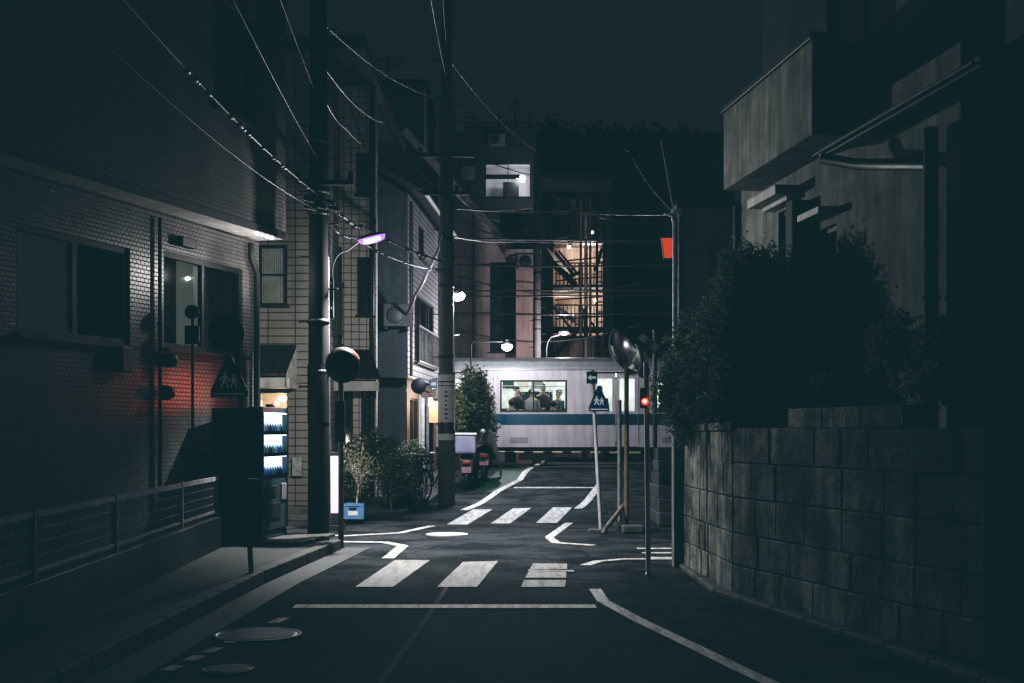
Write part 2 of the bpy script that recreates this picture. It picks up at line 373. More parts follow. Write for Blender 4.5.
mark(join(poly_mark([(521, 588), (565, 588), (566, 581), (524, 581)]), poly_mark([(525, 578.8), (566, 578.8), (566.5, 572), (529, 572)]), poly_mark([(530, 570), (567, 570), (567, 564.5), (533, 564.5)]), poly_mark([(528, 572.1), (574, 573.1), (574, 571.4), (528, 570.8)], .016)), 'rightmost white bar of near crosswalk broken by two dark patches', 'crosswalk bar', 'crosswalk_bar', g, M['paint_old'])
g = 'white bars of the far crosswalk'
mark(poly_mark([(447, 525), (468, 525), (492, 510), (473, 510)]), 'white bar of far crosswalk, leftmost, beyond the round bright manhole', 'crosswalk bar', 'crosswalk_bar', g)
mark(poly_mark([(491, 524), (510, 524), (531, 508.5), (513, 509)]), 'white middle bar of the far crosswalk below the train', 'crosswalk bar', 'crosswalk_bar', g)
mark(poly_mark([(536, 523.5), (557, 523.5), (572, 508), (553, 508)]), 'white bar of far crosswalk nearest the blue sign post', 'crosswalk bar', 'crosswalk_bar', g)
g = 'short bars of the side street crosswalk'
for k, (x0, yy) in enumerate([(637, 549.2), (642, 553.6), (648, 558.5)]):
    mark(line_mark([(x0, yy), (690, yy)], .16), ['short white bar across side street mouth, farthest of three', 'short white bar across side street mouth, middle of three', 'short white bar across side street mouth, nearest of three'][k], 'crosswalk bar', 'crosswalk_bar', g)
mark(line_mark([(294, 607.5), (596, 607.5)], .24), 'long white stop line across the near lane before the crosswalk', 'stop line', 'stop_line')
mark(line_mark([(514, 488), (602, 488)], .22), 'far white stop line just before the railway crossing', 'stop line', 'stop_line')
mark(line_mark([(595, 590), (603, 602), (640, 622), (690, 646), (745, 673), (860, 726)], .12), 'solid white edge line running along beside the stone wall', 'edge line', 'edge_line')
mark(line_mark([(464, 510.5), (497, 492), (520, 480), (553, 456)], .16), 'white edge line sweeping up to the railway crossing on the left', 'edge line', 'edge_line')
mark(line_mark([(578, 509), (595, 491), (606, 476)], .17), 'short white edge line leading right to the railway crossing', 'edge line', 'edge_line')
mark(line_mark([(569, 523.5), (549, 538), (556, 543.4), (594, 546)], .13), 'white corner line at the foot of the blue sign post', 'edge line', 'edge_line')
mark(line_mark([(250, 541), (350, 542.5), (385, 543), (403, 546.5), (388, 559)], .15), 'white hooked corner line in front of the thick left pole', 'edge line', 'edge_line')
mark(line_mark([(250, 532), (345, 536.5), (400, 533.5), (432, 526.5)], .13), 'curved white line bounding planted pavement beside blue crate', 'edge line', 'edge_line')
mark(line_mark([(700, 559.6), (625, 559.8), (598, 562), (585, 566)], .13), 'white hooked line leading into the right side street', 'edge line', 'edge_line')
for k, (a, c) in enumerate(((285, 619), (262, 629), (240, 639), (218, 649), (200, 657), (178, 667))):
    mark(line_mark([(a, c), (a - 12, c + 5.2)], .1), 'faint worn white dash of the left edge line, ' + ['first before the stop line end', 'second from the stop line end', 'just beyond the ribbed manhole cover', 'touching the ribbed manhole cover', 'just left of the ribbed manhole cover', 'nearest the camera'][k], 'edge line', 'edge_line', 'dashes of the broken left edge line')
mark(line_mark([(470, 562), (452, 580), (425, 622), (395, 664), (370, 700)], .05, .010), 'thin pale patched seam running down the near lane', 'road seam', 'road_seam', m=mat('road_sealant', (.028, .03, .032), .95))
struct(line_mark([(484, 492), (505, 478), (520, 468)], .8, .008).build('green_shoulder', M['green_paint']))
struct(line_mark([(620, 492), (618, 474)], 1.1, .008).build('green_shoulder', M['green_paint']))
def manhole(px, py, r, label, m):
    c = G(px, py); b = MB(); b.lathe([(0, .016), (r * .86, .016), (r * .88, .012), (r * .92, .012), (r * .94, .018), (r, .018), (r, .0)], c, n=40, smooth=False)
    for k in range(-5, 6):
        h = math.sqrt(max(0, (r * .8) ** 2 - (k * r * .15) ** 2)); b.box(c.x - h, c.x + h, c.y + k * r * .15 - r * .04, c.y + k * r * .15 + r * .04, .0162, .021)
    return tag(b.build('manhole_cover', m), label, 'manhole cover')
iron = mat('worn_iron', (.17, .18, .19), .4, .35, var=.35, sc=12)
manhole(258, 636, .34, 'large ribbed iron manhole cover in dark near lane', iron)
manhole(228, 671, .17, 'small round cover at the bottom of the picture', iron)
manhole(447, 535, .32, 'bright round cover between the two crosswalks', mat('pale_cover', (.7, .7, .72), .4, .1, var=.15))  # bright reflection of the metal is put into the pale base colour

# pavements with kerbs
def slab(poly, h, name, m, bev=.02):
    b = MB(); n = len(poly)
    b.add([(x, y, gz(y)) for x, y in poly] + [(x, y, gz(y) + h) for x, y in poly], [tuple(range(n, 2 * n))] + [(i, (i + 1) % n, (i + 1) % n + n, i + n) for i in range(n)])
    return struct(b.build(name, m, bevel=bev))
slab([(-2.95, 2), (-2.86, 9), (-2.72, 13.5), (-2.42, 17.3), (-2.6, 17.8), (-9, 17.8), (-9, 2)], .13, 'pavement', M['concrete'])
def kerbline(pts, h, w, label):
    b = MB()
    for (x0, y0), (x1, y1) in zip(pts, pts[1:]):
        L = math.hypot(x1 - x0, y1 - y0); k = max(1, round(L / .6))
        for i in range(k):
            c = ((x0 + (x1 - x0) * (i + .5) / k), (y0 + (y1 - y0) * (i + .5) / k)); b.obox((c[0], c[1], gz(c[1]) + h / 2), (L / k - .012, w, h), ((x1 - x0), (y1 - y0)))
    return tag(b.build('kerb', M['kerb'], bevel=.015), label, 'kerb')
kerbline([(-2.87, 2), (-2.78, 9), (-2.64, 13.5), (-2.34, 17.3)], .145, .14, 'concrete kerb along the left pavement under the vending machine')
struct(line_mark([(-2.6, 6, 0), (-2.5, 10, 0), (-2.38, 13.5, 0), (-2.08, 17.6, 0)], .34, .012, True).build('gutter', M['kerb']))
slab([(-3.6, 23.2), (-2.75, 22.2), (-2.0, 24.2), (-1.75, 27.5), (-1.6, 30.5), (-1.6, 37), (-3.6, 37)], .11, 'pavement', M['concrete'])
kerbline([(2.0, 15.1), (2.02, 12.6), (2.75, 9.4), (3.1, 7.5), (3.6, 4)], .06, .14, 'low kerb along the foot of the stone wall')
slab([(1.75, 20.1), (1.62, 21.4), (1.9, 26), (2.2, 36), (8, 36), (8, 20.1)], .08, 'pavement', M['asphalt'])
b = MB(); b.obox((-3.3, 17.35, .152), (1.5, 1.5, .045), (.16, 1)); tag(b.build('plinth', M['kerb'], bevel=.015), 'low concrete plinth under the lit vending machine', 'plinth')

# ------------------------------------------------------------------ building helpers
def face(b, p0, u, L, z0, z1, ops=(), depth=.12):
    u = Vector((u[0], u[1], 0)).normalized(); n = Vector((u.y, -u.x, 0)); p0 = Vector((p0[0], p0[1], 0))
    xs = sorted({0, L, *[o[0] for o in ops], *[o[1] for o in ops]}); zs = sorted({z0, z1, *[o[2] for o in ops], *[o[3] for o in ops]})
    P = lambda x, z, d=0: p0 + u * x - n * d + Vector((0, 0, z))
    for x0, x1 in zip(xs, xs[1:]):
        for a, c in zip(zs, zs[1:]):
            mx, mz = (x0 + x1) / 2, (a + c) / 2
            if any(o[0] < mx < o[1] and o[2] < mz < o[3] for o in ops): continue
            b.quad(P(x0, a), P(x1, a), P(x1, c), P(x0, c))
    for x0, x1, a, c in [o[:4] for o in ops]:
        b.quad(P(x0, a), P(x0, a, depth), P(x0, c, depth), P(x0, c)); b.quad(P(x1, a, depth), P(x1, a), P(x1, c), P(x1, c, depth))
        b.quad(P(x0, c), P(x0, c, depth), P(x1, c, depth), P(x1, c)); b.quad(P(x0, a, depth), P(x0, a), P(x1, a), P(x1, a, depth))
def window(par, p0, u, x0, x1, z0, z1, depth=.12, fm='frame', pm='glass', cols=2, bars=0, sill=True, back=None, backfrac=(0, 1), label=None, fw=.045, name='window'):
    u = Vector((u[0], u[1], 0)).normalized(); n = Vector((u.y, -u.x, 0)); p0 = Vector((p0[0], p0[1], 0))
    P = lambda x, z, d=0: p0 + u * x - n * d + Vector((0, 0, z))
    b = MB(); uu = (u.x, u.y); d = depth * .55
    for x in (x0 + fw / 2, x1 - fw / 2): b.obox(P(x, (z0 + z1) / 2, d), (fw, .07, z1 - z0 - .004), uu)
    for z in (z0 + fw / 2, z1 - fw / 2): b.obox(P((x0 + x1) / 2, z, d), (x1 - x0 - 2 * fw, .066, fw), uu)
    for k in range(1, cols): b.obox(P(x0 + (x1 - x0) * k / cols, (z0 + z1) / 2, d), (fw * .9, .06, z1 - z0 - 2 * fw), uu)
    for k in range(bars): b.obox(P((x0 + x1) / 2, z0 + (z1 - z0) * (k + 1) / (bars + 1), -.05), (x1 - x0, .03, .03), uu)
    w = b.build(name, M[fm], par, label=label)
    g = MB(); g.quad(P(x0 + fw * .5, z0 + fw * .5, d + .012), P(x1 - fw * .5, z0 + fw * .5, d + .012), P(x1 - fw * .5, z1 - fw * .5, d + .012), P(x0 + fw * .5, z1 - fw * .5, d + .012)); g.build('pane', M[pm], w)
    if sill:
        s = MB(); s.obox(P((x0 + x1) / 2, z0 - .025, -.03), (x1 - x0 + .08, .14, .045), uu); s.build('sill', M[fm], w)
    if back:
        q = MB(); a = x0 + (x1 - x0) * backfrac[0]; c = x0 + (x1 - x0) * backfrac[1]; k = 28
        for i in range(k):
            f0, f1 = a + (c - a) * i / k, a + (c - a) * (i + 1) / k; w0, w1 = (.03 * (i % 2), .03 * ((i + 1) % 2)) if 'curtain' in back else (0, 0)
            q.quad(P(f0, z0, d + .1 + w0), P(f1, z0, d + .1 + w1), P(f1, z1, d + .1 + w1), P(f0, z1, d + .1 + w0))
        q.build('blind' if back == 'blind' else 'curtain', M[back], w)
        r = MB(); r.quad(P(x0 - .3, z0 - .2, d + .5), P(x1 + .3, z0 - .2, d + .5), P(x1 + .3, z1 + .2, d + .5), P(x0 - .3, z1 + .2, d + .5)); r.build('room_wall', M['darkwall'], w)
    return w
def pipe_run(par, pts, r, m, name='downpipe', label=None):
    b = MB(); b.tube(pts, r, 10); P = [Vector(p) for p in pts]
    L = (P[-1] - P[0]).length
    for k in range(1, max(2, int(L / 1.2))):
        c = P[0].lerp(P[-1], k / max(2, int(L / 1.2)))
        if len(pts) == 2: b.lathe([(r * 1.25, -.02), (r * 1.25, .02)], c, (P[-1] - P[0]), 10)
    return b.build(name, m, par, label=label)
def lp(p0, u, x, z, off=0):
    u = Vector((u[0], u[1], 0)).normalized(); n = Vector((u.y, -u.x, 0)); return Vector((p0[0], p0[1], 0)) + u * x + n * off + Vector((0, 0, z))

# ------------------------------------------------------------------ HOUSE 1: near left tiled house
U1 = (.287, .958); C1 = Vector((-3.6, 18.5, 0)); L1 = 15.0
p1 = C1 - Vector((.287, .958, 0)) * L1
h = thing('tiled_house', 'near left house clad in small grey tiles with overhanging upper floor', 'house', (p1.x, p1.y, 0))
ops = [(L1 - 2.5, L1 - .47, 2.62, 3.83), (L1 - 5.3, L1 - 3.23, 2.6, 3.75)]
b = MB(); face(b, p1, U1, L1, .0, 4.27, ops); face(b, C1, (-.958, .287), 7, 0, 4.27); b.build('wall', M['tile1'], h)
q1 = p1 + Vector((.958, -.287, 0)) * .42; Cq = C1 + Vector((.958, -.287, 0)) * .42
uo = [(L1 - 2.0, L1 - .9, 5.7, 7.1)]
b = MB(); face(b, q1, U1, L1, 4.30, 8.6, uo); face(b, Cq, (-.958, .287), 7.4, 4.30, 8.6); b.build('upper_wall', M['tile1b'], h)
b = MB(); a_ = [q1 + Vector((0, 0, 4.295)), Cq + Vector((0, 0, 4.295)), C1 + Vector((-6.7, 2.0, 4.295)), p1 + Vector((-6.7, 2.0, 4.295))]; b.quad(*reversed(a_)); b.build('soffit', M['soffit'], h)
b = MB(); b.obox(lp(q1, U1, L1 / 2, 4.33, .012), (L1, .05, .09), U1); b.build('drip_edge', M['roof_edge'], h)
b = MB(); b.obox(lp(q1, U1, L1 / 2, 8.7, -3.4), (L1 + .8, 8.4, .22), U1); b.build('roof', M['roof_edge'], h)
for k in range(4):
    b = MB(); b.sphere(lp(q1, U1, L1 - .75 + k * .14, 4.27, -.05), .03, 10, 6, (1, 1, .7)); b.build('added_soffit_lamp', emis('added_soffit_glow_%d' % k, (1, .9, .85), 5), h)  # small lamps added along the overhang edge to brighten the soffit
window(h, p1, U1, *ops[0], cols=2, back='blind', backfrac=(.28, .62), pm='clear', fw=.07)
window(h, p1, U1, *ops[1], cols=2, back='lit_curtain', backfrac=(.02, .62), pm='clear', fw=.07)
window(h, q1, U1, *uo[0], cols=2)
pipe_run(h, [lp(p1, U1, L1 - .42, 4.2, .10), lp(p1, U1, L1 - .42, 4.0, .10), lp(p1, U1, L1 - .22, 3.8, .08), lp(p1, U1, L1 - .22, .3, .08)], .045, M['dark_metal'])
pipe_run(h, [lp(p1, U1, L1 - 2.66, 4.2, .05), lp(p1, U1, L1 - 2.66, .3, .05)], .025, M['dark_metal'])
b = MB(); b.obox(lp(p1, U1, L1 - 2.05, 3.98, .06), (.36, .1, .12), U1); b.build('vent_hood', M['dark_metal'], h, .01)
for s_ in (2.55, 2.62): 
    b = MB(); b.lathe([(0, .12), (.07, .1), (.09, .03), (.09, -.05), (.0, -.05)], lp(p1, U1, L1 - s_, 2.46 - (s_ - 2.55) * 5.7, .1), (.958, -.287, 0), 14); b.build('vent_cap', M['dark_metal'], h)
b = MB(); b.obox(lp(p1, U1, L1 - 3.5, 2.42, .08), (.22, .14, .3), U1); b.build('meter_box', M['dark_metal'], h, .015)

# sign shaped shadow on the blind, built as dark plates on a post
t = thing('road_sign', 'dark sign shaped silhouette standing for the shadow on the pale window blind', 'road sign', (-3.42, 16.6, .13))
X_, Y_ = wx(192, 16.2), 16.2; t.location = (X_, Y_, .13)
b = MB(); b.tube([(X_, Y_ + .03, .13), (X_, Y_ + .03, wz(313, Y_))], .018); b.build('post', M['sign_back'], t)
b = MB(); b.lathe([(0, .012), (.085, .012), (.09, .006), (.09, -.006), (.085, -.01), (0, -.01)], (X_, Y_, wz(312, Y_)), (0, -1, 0), 24); b.build('round_plate', M['sign_back'], t)
b = MB(); b.obox((X_, Y_, wz(335, Y_)), (.18, .014, .23)); b.build('square_silhouette', M['sign_back'], t)

# ------------------------------------------------------------------ HOUSE 2: pale tiled house behind the left pole
h = thing('pale_tiled_house', 'pale panel tiled house behind the thick left pole with pent roof over entrance', 'house', (-3.58, 24, 0))
u2 = (.06, 1); U2 = Vector((.06, 1, 0)).normalized(); P2 = Vector((-3.58, 24, 0)); E2 = P2 + U2 * 6.85
fo = [(12 - 1.04 - .07, 12 - .57, 3.9, 5.02), (12 - 1.06, 12 - .58, .15, 2.28)]
b = MB(); face(b, (-15.58, 24), (1, 0), 12, 0, 8.6, fo, .2); b.build('wall', M['tile2'], h)
uw = (1, .10); UW = Vector((1, .10, 0)).normalized(); PW = Vector((wx(310, 26.4), 26.4, 0)); LW = (wx(378.5, 26.9) - PW.x) / UW.x; EW = PW + UW * LW
def wq(px): return (wx(px, 26.65) - PW.x) / UW.x
def zq(py): return wz(py, 26.65)
so = [(wq(329), wq(343), zq(345), zq(248)), (wq(358), wq(374), zq(316), zq(258)), (wq(357), wq(373), zq(196), zq(154)), (wq(324), wq(341), zq(178), zq(118)), (wq(338), wq(354), .15, zq(392)), (wq(362), wq(375), .15, zq(390))]
b = MB(); face(b, PW, uw, LW, 0, 8.6, so); face(b, (-3.58, 24), (.02, 1), 2.6, 0, 8.6); face(b, EW, (-.1, 1), 7, 0, 8.6); b.build('street_wall', M['tile2b'], h)
b = MB(); b.box(-15.7, -2.7, 23.85, 33.0, 8.6, 8.85); b.build('roof', M['roof_edge'], h)
window(h, (-15.58, 24), (1, 0), *fo[0], depth=.16, cols=1, back='curtain', pm='clear', bars=1, fw=.05)
for o_ in so[:4]: window(h, PW, uw, *o_, cols=2, bars=1 if o_[2] < 4 else 0)
for o_ in so[4:]: window(h, PW, uw, *o_, cols=2, sill=False, name='door')
# lit porch recess
b = MB(); x0, x1 = -4.64, -4.16; b.quad((x0 - .2, 25.1, 0), (x1 + .6, 25.1, 0), (x1 + .6, 25.1, 2.7), (x0 - .2, 25.1, 2.7)); b.quad((x1 + .1, 24.21, 0), (x1 + .1, 25.1, 0), (x1 + .1, 25.1, 2.7), (x1 + .1, 24.21, 2.7)); b.build('porch_wall', mat('porch_cream', (.6, .5, .4), .7), h)
b = MB(); b.sphere((-4.36, 24.7, 2.2), .07, sc=(1.3, 1, .8)); b.build('porch_lamp', emis('porch_lamp_glow', (1, .72, .45), 14), h)
# bay hood on the front
b = MB(); b.add([(-4.75, 23.98, 3.17), (-3.98, 23.98, 3.17), (-4.1, 23.45, 2.62), (-4.85, 23.45, 2.62), (-4.75, 23.98, 3.12), (-3.98, 23.98, 3.12), (-4.1, 23.45, 2.57), (-4.85, 23.45, 2.57)], [(3, 2, 1, 0), (4, 5, 6, 7), (0, 1, 5, 4), (1, 2, 6, 5), (2, 3, 7, 6), (3, 0, 4, 7)])
hood = b.build('door_hood', M['roof'], h)
b = MB(); b.box(-4.85, -4.02, 23.5, 23.98, 2.36, 2.55); b.build('fascia', M['fascia'], hood, .01)
b = MB(); b.add([(-3.97, 23.985, 3.15), (-4.08, 23.44, 2.6), (-4.08, 23.44, 2.36), (-3.97, 23.985, 2.36)], [(0, 1, 2, 3)]); b.build('cheek', M['fascia'], hood)
# pent roof along the street side
n2 = Vector((U2.y, -U2.x, 0)); nw = Vector((UW.y, -UW.x, 0)); b = MB(); Zv = lambda z: Vector((0, 0, z))
ra, rb_, rc_, rd = PW + UW * wq(330) + nw * .004 + Zv(zq(350)), PW + UW * wq(371) + nw * .004 + Zv(zq(350)), PW + UW * wq(381) + nw * .66 + Zv(zq(379)), PW + UW * wq(328) + nw * .66 + Zv(zq(379))
vs = [ra, rb_, rc_, rd]; vs += [v - Zv(.05) for v in vs]
re_ = PW + UW * wq(379) + nw * .004 + Zv(zq(379)); 
b.add(vs, [(3, 2, 1, 0), (4, 5, 6, 7), (0, 1, 5, 4), (1, 2, 6, 5), (2, 3, 7, 6), (3, 0, 4, 7)]); b.add([rb_, rc_, re_], [(0, 1, 2)]); pr = b.build('pent_roof', M['roof'], h)
b = MB(); b.obox((rc_ + rd) / 2 - nw * .05 - Zv(.17), ((rc_ - rd).length - .05, .05, .2), (UW.x, UW.y)); b.build('fascia', M['fascia'], pr, .008)
b = MB(); b.obox((rc_ + rd) / 2 - nw * .35 - Zv(.2), ((rc_ - rd).length - .1, .56, .03), (UW.x, UW.y)); b.build('soffit', M['fascia'], pr)
pipe_run(h, [EW - UW * .1 + nw * .07 + Zv(8.5), EW - UW * .1 + nw * .07 + Zv(.3)], .05, M['dark_metal'])
b = MB(); b.obox(PW + UW * wq(337) + nw * .35 + Zv(zq(288)), ((wq(346) - wq(328)), .7, .04), (UW.x, UW.y))
for k in range(9): b.obox(PW + UW * (wq(328) + (wq(346) - wq(328)) * k / 8) + nw * .68 + Zv(zq(312)), (.02, .02, (288 and zq(288) - zq(336))), (UW.x, UW.y))
b.obox(PW + UW * wq(337) + nw * .68 + Zv(zq(336)), ((wq(346) - wq(328)), .04, .04), (UW.x, UW.y)); b.build('balcony_rail', M['dark_metal'], h)
b = MB(); b.box(-4.05, -3.87, 23.9, 23.985, .75, 1.1); b.build('meter_box', M['pole_metal'], h, .01)
b = MB(); b.box(-4.3, -3.55, 23.2, 23.9, 0, .22); b.box(-4.3, -3.55, 22.9, 23.2, 0, .1); tag(b.build('door_step', M['kerb'], bevel=.015), 'pale concrete door step at the foot of the pale tiled house', 'step')

# ------------------------------------------------------------------ HOUSE 3: siding house with overhang
h = thing('siding_house', 'house with pale horizontal siding and barred window behind the second pole', 'house', (-2.5, 31.2, .1))
P3 = Vector((-2.5, 31.2, 0)); E3 = P3 + U2 * 6.2
o3 = [(1.2, 5.2, 3.3, 5.05), (2.0, 3.2, 6.0, 6.9)]
b = MB(); face(b, P3, u2, 6.2, 2.86, 7.3, o3); face(b, E3, (-1, .06), 6, 2.86, 7.3); b.build('street_wall', M['siding'], h)
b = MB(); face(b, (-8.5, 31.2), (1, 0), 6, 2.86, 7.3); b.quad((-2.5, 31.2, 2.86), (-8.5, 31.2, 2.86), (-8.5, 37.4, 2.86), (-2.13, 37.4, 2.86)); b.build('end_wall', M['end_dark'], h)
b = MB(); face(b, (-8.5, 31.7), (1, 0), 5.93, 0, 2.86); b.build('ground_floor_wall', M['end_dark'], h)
b = MB(); face(b, (-2.56, 31.7), (.06, 1), 6.0, 0, 2.86, [(.5, 2.2, .2, 2.4), (2.8, 5.4, .7, 2.3)]); b.build('shop_front', mat('brown_shop_boards', (.20, .13, .09), .7, var=.4, streak=.4), h)
for o_ in ((.5, 2.2, .2, 2.4), (2.8, 5.4, .7, 2.3)): window(h, (-2.56, 31.7), (.06, 1), *o_, cols=2, sill=False, name='shop_window')
w = window(h, P3, u2, *o3[0], cols=3, fm='frame', pm='glass')
b = MB()
for k in range(16): b.obox(lp(P3, u2, 1.2 + 4.0 * k / 15, 3.75, .12), (.025, .025, .9), u2)
for z in (3.32, 4.2): b.obox(lp(P3, u2, 3.2, z, .12), (4.1, .04, .04), u2)
b.build('balcony_rail', M['dark_metal'], h)
window(h, P3, u2, *o3[1], cols=2)
# pitched roof: ridge parallel to the street, eave over the street
ov = n2 * .45; b = MB(); r0 = P3 - U2 * .4; r1 = E3 + U2 * .3
vs = [r0 + ov + Zv(7.15), r1 + ov + Zv(7.15), r1 - n2 * 3 + Zv(9.2), r0 - n2 * 3 + Zv(9.2), r0 - n2 * 6.6 + Zv(7.0), r1 - n2 * 6.6 + Zv(7.0)]; m_ = len(vs); vs += [v + Zv(.12) for v in vs]
b.add(vs, [(6, 7, 8, 9), (9, 8, 11, 10), (1, 0, 3, 2), (2, 3, 4, 5), (0, 1, 7, 6), (1, 2, 8, 7), (3, 0, 6, 9), (2, 5, 11, 8), (4, 3, 9, 10)]); b.build('roof', M['roof'], h)
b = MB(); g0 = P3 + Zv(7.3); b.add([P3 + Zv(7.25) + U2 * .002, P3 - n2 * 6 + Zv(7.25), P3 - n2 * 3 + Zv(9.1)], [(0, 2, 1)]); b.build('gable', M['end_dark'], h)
b = MB(); b.tube([r0 + ov + n2 * .05 + Zv(7.18), r1 + ov + n2 * .05 + Zv(7.18)], .055, 8); b.build('gutter', M['white_pole'], h)
pipe_run(h, [P3 + n2 * .07 + U2 * .1 + Zv(7.1), P3 + n2 * .07 + U2 * .1 + Zv(2.9)], .04, M['dark_metal'])
# condenser on bracket
t = thing('air_conditioner', 'weathered air conditioner unit on bracket at siding house corner', 'air conditioner', (-2.7, 30.9, 4.3))
b = MB(); b.box(-3.05, -2.4, 30.75, 31.1, 4.05, 4.6); b.build('casing', M['darkwall'], t, .03)
b = MB(); b.lathe([(0, .01), (.18, .01), (.2, 0), (.2, -.03)], (-2.78, 30.745, 4.32), (0, -1, 0), 20); b.build('fan_grille', M['dark_metal'], t)
b = MB(); b.box(-3.0, -2.95, 30.75, 31.19, 3.98, 4.04); b.box(-2.5, -2.45, 30.75, 31.19, 3.98, 4.04); b.build('bracket', M['dark_metal'], t)
# shop front items below
t = thing('shop_sign', 'orange lit hanging shop board under the siding house overhang', 'shop sign', wp(434, 410, 33.5))
b = MB(); b.obox(wp(434, 412, 33.5), (.32, .06, .55)); b.build('board', emis('shop_board', (1, .42, .2), .55, (.4, .2, .1)), t, .01)
b = MB(); b.obox(wp(434, 398.5, 33.5), (.36, .09, .07)); b.tube([wp(434, 398, 33.5), wp(434, 383, 33.5)], .012); b.build('bracket', M['dark_metal'], t)
t = thing('shop_lamp', 'small bright bare lamp on bracket under the siding house overhang', 'lamp', wp(430, 402, 33.2))
b = MB(); b.sphere(wp(430, 402, 33.2), .075, sc=(1, 1, 1.5)); b.build('bulb', emis('shop_bulb', (1, .82, .66), 45), t)
b = MB(); b.tube([wp(430, 398, 33.2), wp(430, 393, 33.2), wp(425, 391, 33.3)], .02); b.build('bracket', M['dark_metal'], t)
b = MB(); b.obox(wp(449, 402, 34.2), (.0001 + .3, .04, .4)); tag(b.build('notice_board', M['dim_white'], bevel=.01), 'pale notice panel on the shop front behind second pole', 'notice board')
t = thing('road_sign', 'dark round sign seen from behind beside the shop lamp', 'road sign', (wx(420, 30), 30, gz(30) + .11))
b = MB(); b.lathe([(0, .01), (.17, .01), (.18, 0), (.17, -.01), (0, -.01)], wp(418.5, 386, 29.95), (0, -1, 0), 24); b.build('plate', M['sign_back'], t)
b = MB(); b.tube([(wx(420, 30), 30.02, gz(30) + .1), (wx(420, 30), 30.02, wz(380, 30))], .03); b.build('post', M['white_pole'], t)
t = thing('small_signboard', 'small dark signboard with a white mark above the shop lamp', 'sign', wp(433, 383, 31))
b = MB(); b.obox(wp(433, 384, 31), (.2, .03, .22)); b.build('board', M['blue_sign'], t, .005)
b = MB(); b.obox(wp(433.5, 384, 30.98), (.11, .008, .07)); b.build('mark', M['dim_white'], t)
b = MB(); b.obox(wp(438, 379, 31), (.3, .03, .03)); b.build('bracket', M['dark_metal'], t)
for px, r, Y0, lab in ((422.5, .05, 29.2, 'white lit drainpipe post left of the pair by the shop'), (427.5, .035, 28.4, 'slim grey steel post right of the pair by the shop')):
    b = MB(); b.tube([(wx(px, Y0), Y0, gz(Y0)), (wx(px, Y0), Y0, wz(398, Y0))], r, 12); b.lathe([(r * 1.6, 0), (r * 1.6, .14), (r, .16)], (wx(px, Y0), Y0, gz(Y0)), n=12); tag(b.build('post', M['white_pole'] if px < 425 else M['pole_metal']), lab, 'post')

# ------------------------------------------------------------------ utility poles
def step_bolts(b, x, y, z0, z1, r, every=.45):
    k = 0; z = z0
    while z < z1:
        sgn = 1 if k % 2 else -1; b.tube([(x, y, z), (x + sgn * (r + .13), y, z)], .012, 6); b.lathe([(.02, 0), (.02, .015), (0, .015)], (x + sgn * (r + .125), y, z), (sgn, 0, 0), 6); z += every; k += 1
def utility_pole(x, y, z0, H, r0, r1, label, pm='pole_concrete'):
    t = thing('utility_pole', label, 'utility pole', (x, y, z0))
    b = MB(); b.tube([(x, y, z0 - .2 + (H + .2) * i / 12) for i in range(13)], [r0 + (r1 - r0) * i / 12 for i in range(13)], 20); b.build('shaft', M[pm], t)
    b = MB(); step_bolts(b, x, y, z0 + 2.2, z0 + H - .5, (r0 + r1) / 2); b.build('step_bolts', M['dark_metal'], t)
    for zz in (2.4, 3.1, 4.6, 4.9, 5.6, 6.5):
        b = MB(); rr = r0 + (r1 - r0) * zz / H + .006; b.lathe([(rr, -.03), (rr + .006, -.03), (rr + .006, .03), (rr, .03)], (x, y, z0 + zz), n=20); b.build('band', M['dark_metal'], t)
    return t
PX1, PY1 = wx(318.5, 18), 18.0
t1 = utility_pole(PX1, PY1, .0, 11.5, .152, .10, 'thick dark utility pole at left corner beside vending machine', 'pole_dark')
b = MB(); b.tube([(PX1 + .15, PY1 + .03, .3), (PX1 + .125, PY1 + .03, 4.0)], .018, 8); b.build('conduit', M['pole_metal'], t1)
b = MB(); b.tube([(PX1, PY1, 1.7), (PX1, PY1, 2.5)], .152, 20); b.build('sleeve', M['black'], t1)
for z, w_ in ((5.0, .8), (9.5, 1.6), (10.6, 1.8)):
    b = MB(); b.obox((PX1 + .1, PY1 - .14, z), (w_, .07, .07)); 
    for k in (-1, -.5, .5, 1): b.lathe([(.02, 0), (.045, .02), (.03, .05), (.045, .08), (.02, .12), (0, .12)], (PX1 + .1 + k * w_ * .45, PY1 - .14, z + .035), n=10)
    b.build('crossarm', M['dark_metal'], t1)
# cable closures / connectors clustered on pole
b = MB()
for k in range(6):
    p = Vector((PX1 + random.uniform(-.2, .35), PY1 - .18, 4.75 + random.uniform(-.12, .2))); b.tube([p, p + Vector((.16, 0, -.04))], .03, 8)
b.build('cable_clamps', M['cable_grey'], t1)
# street lamp on pole 1
HX = wp(370, 235, 18)
t = thing('street_lamp', 'violet glowing street lamp on curved arm of the left utility pole', 'street lamp', (PX1 + .12, PY1 - .02, 3.5))
b = MB(); pts = [(PX1 + .16, PY1 + .2, 3.15), (PX1 + .16, PY1 + .2, wz(270, 18))]
for k in range(1, 9):
    a = k / 8 * math.pi / 2; pts.append((PX1 + .16 + .22 * (1 - math.cos(a)), PY1 + .2, wz(270, 18) + .30 * math.sin(a)))
pts.append((HX.x - .12, PY1 + .2, wz(236.5, 18))); b.tube(pts, .014, 8); b.build('arm', M['end_dark'], t)
b = MB(); b.obox((PX1 + .16, PY1 + .17, 3.45), (.05, .06, .55)); b.obox((PX1 + .1, PY1 + .12, 3.3), (.12, .05, .04)); b.obox((PX1 + .1, PY1 + .12, 3.65), (.12, .05, .04)); b.build('bracket', M['end_dark'], t)
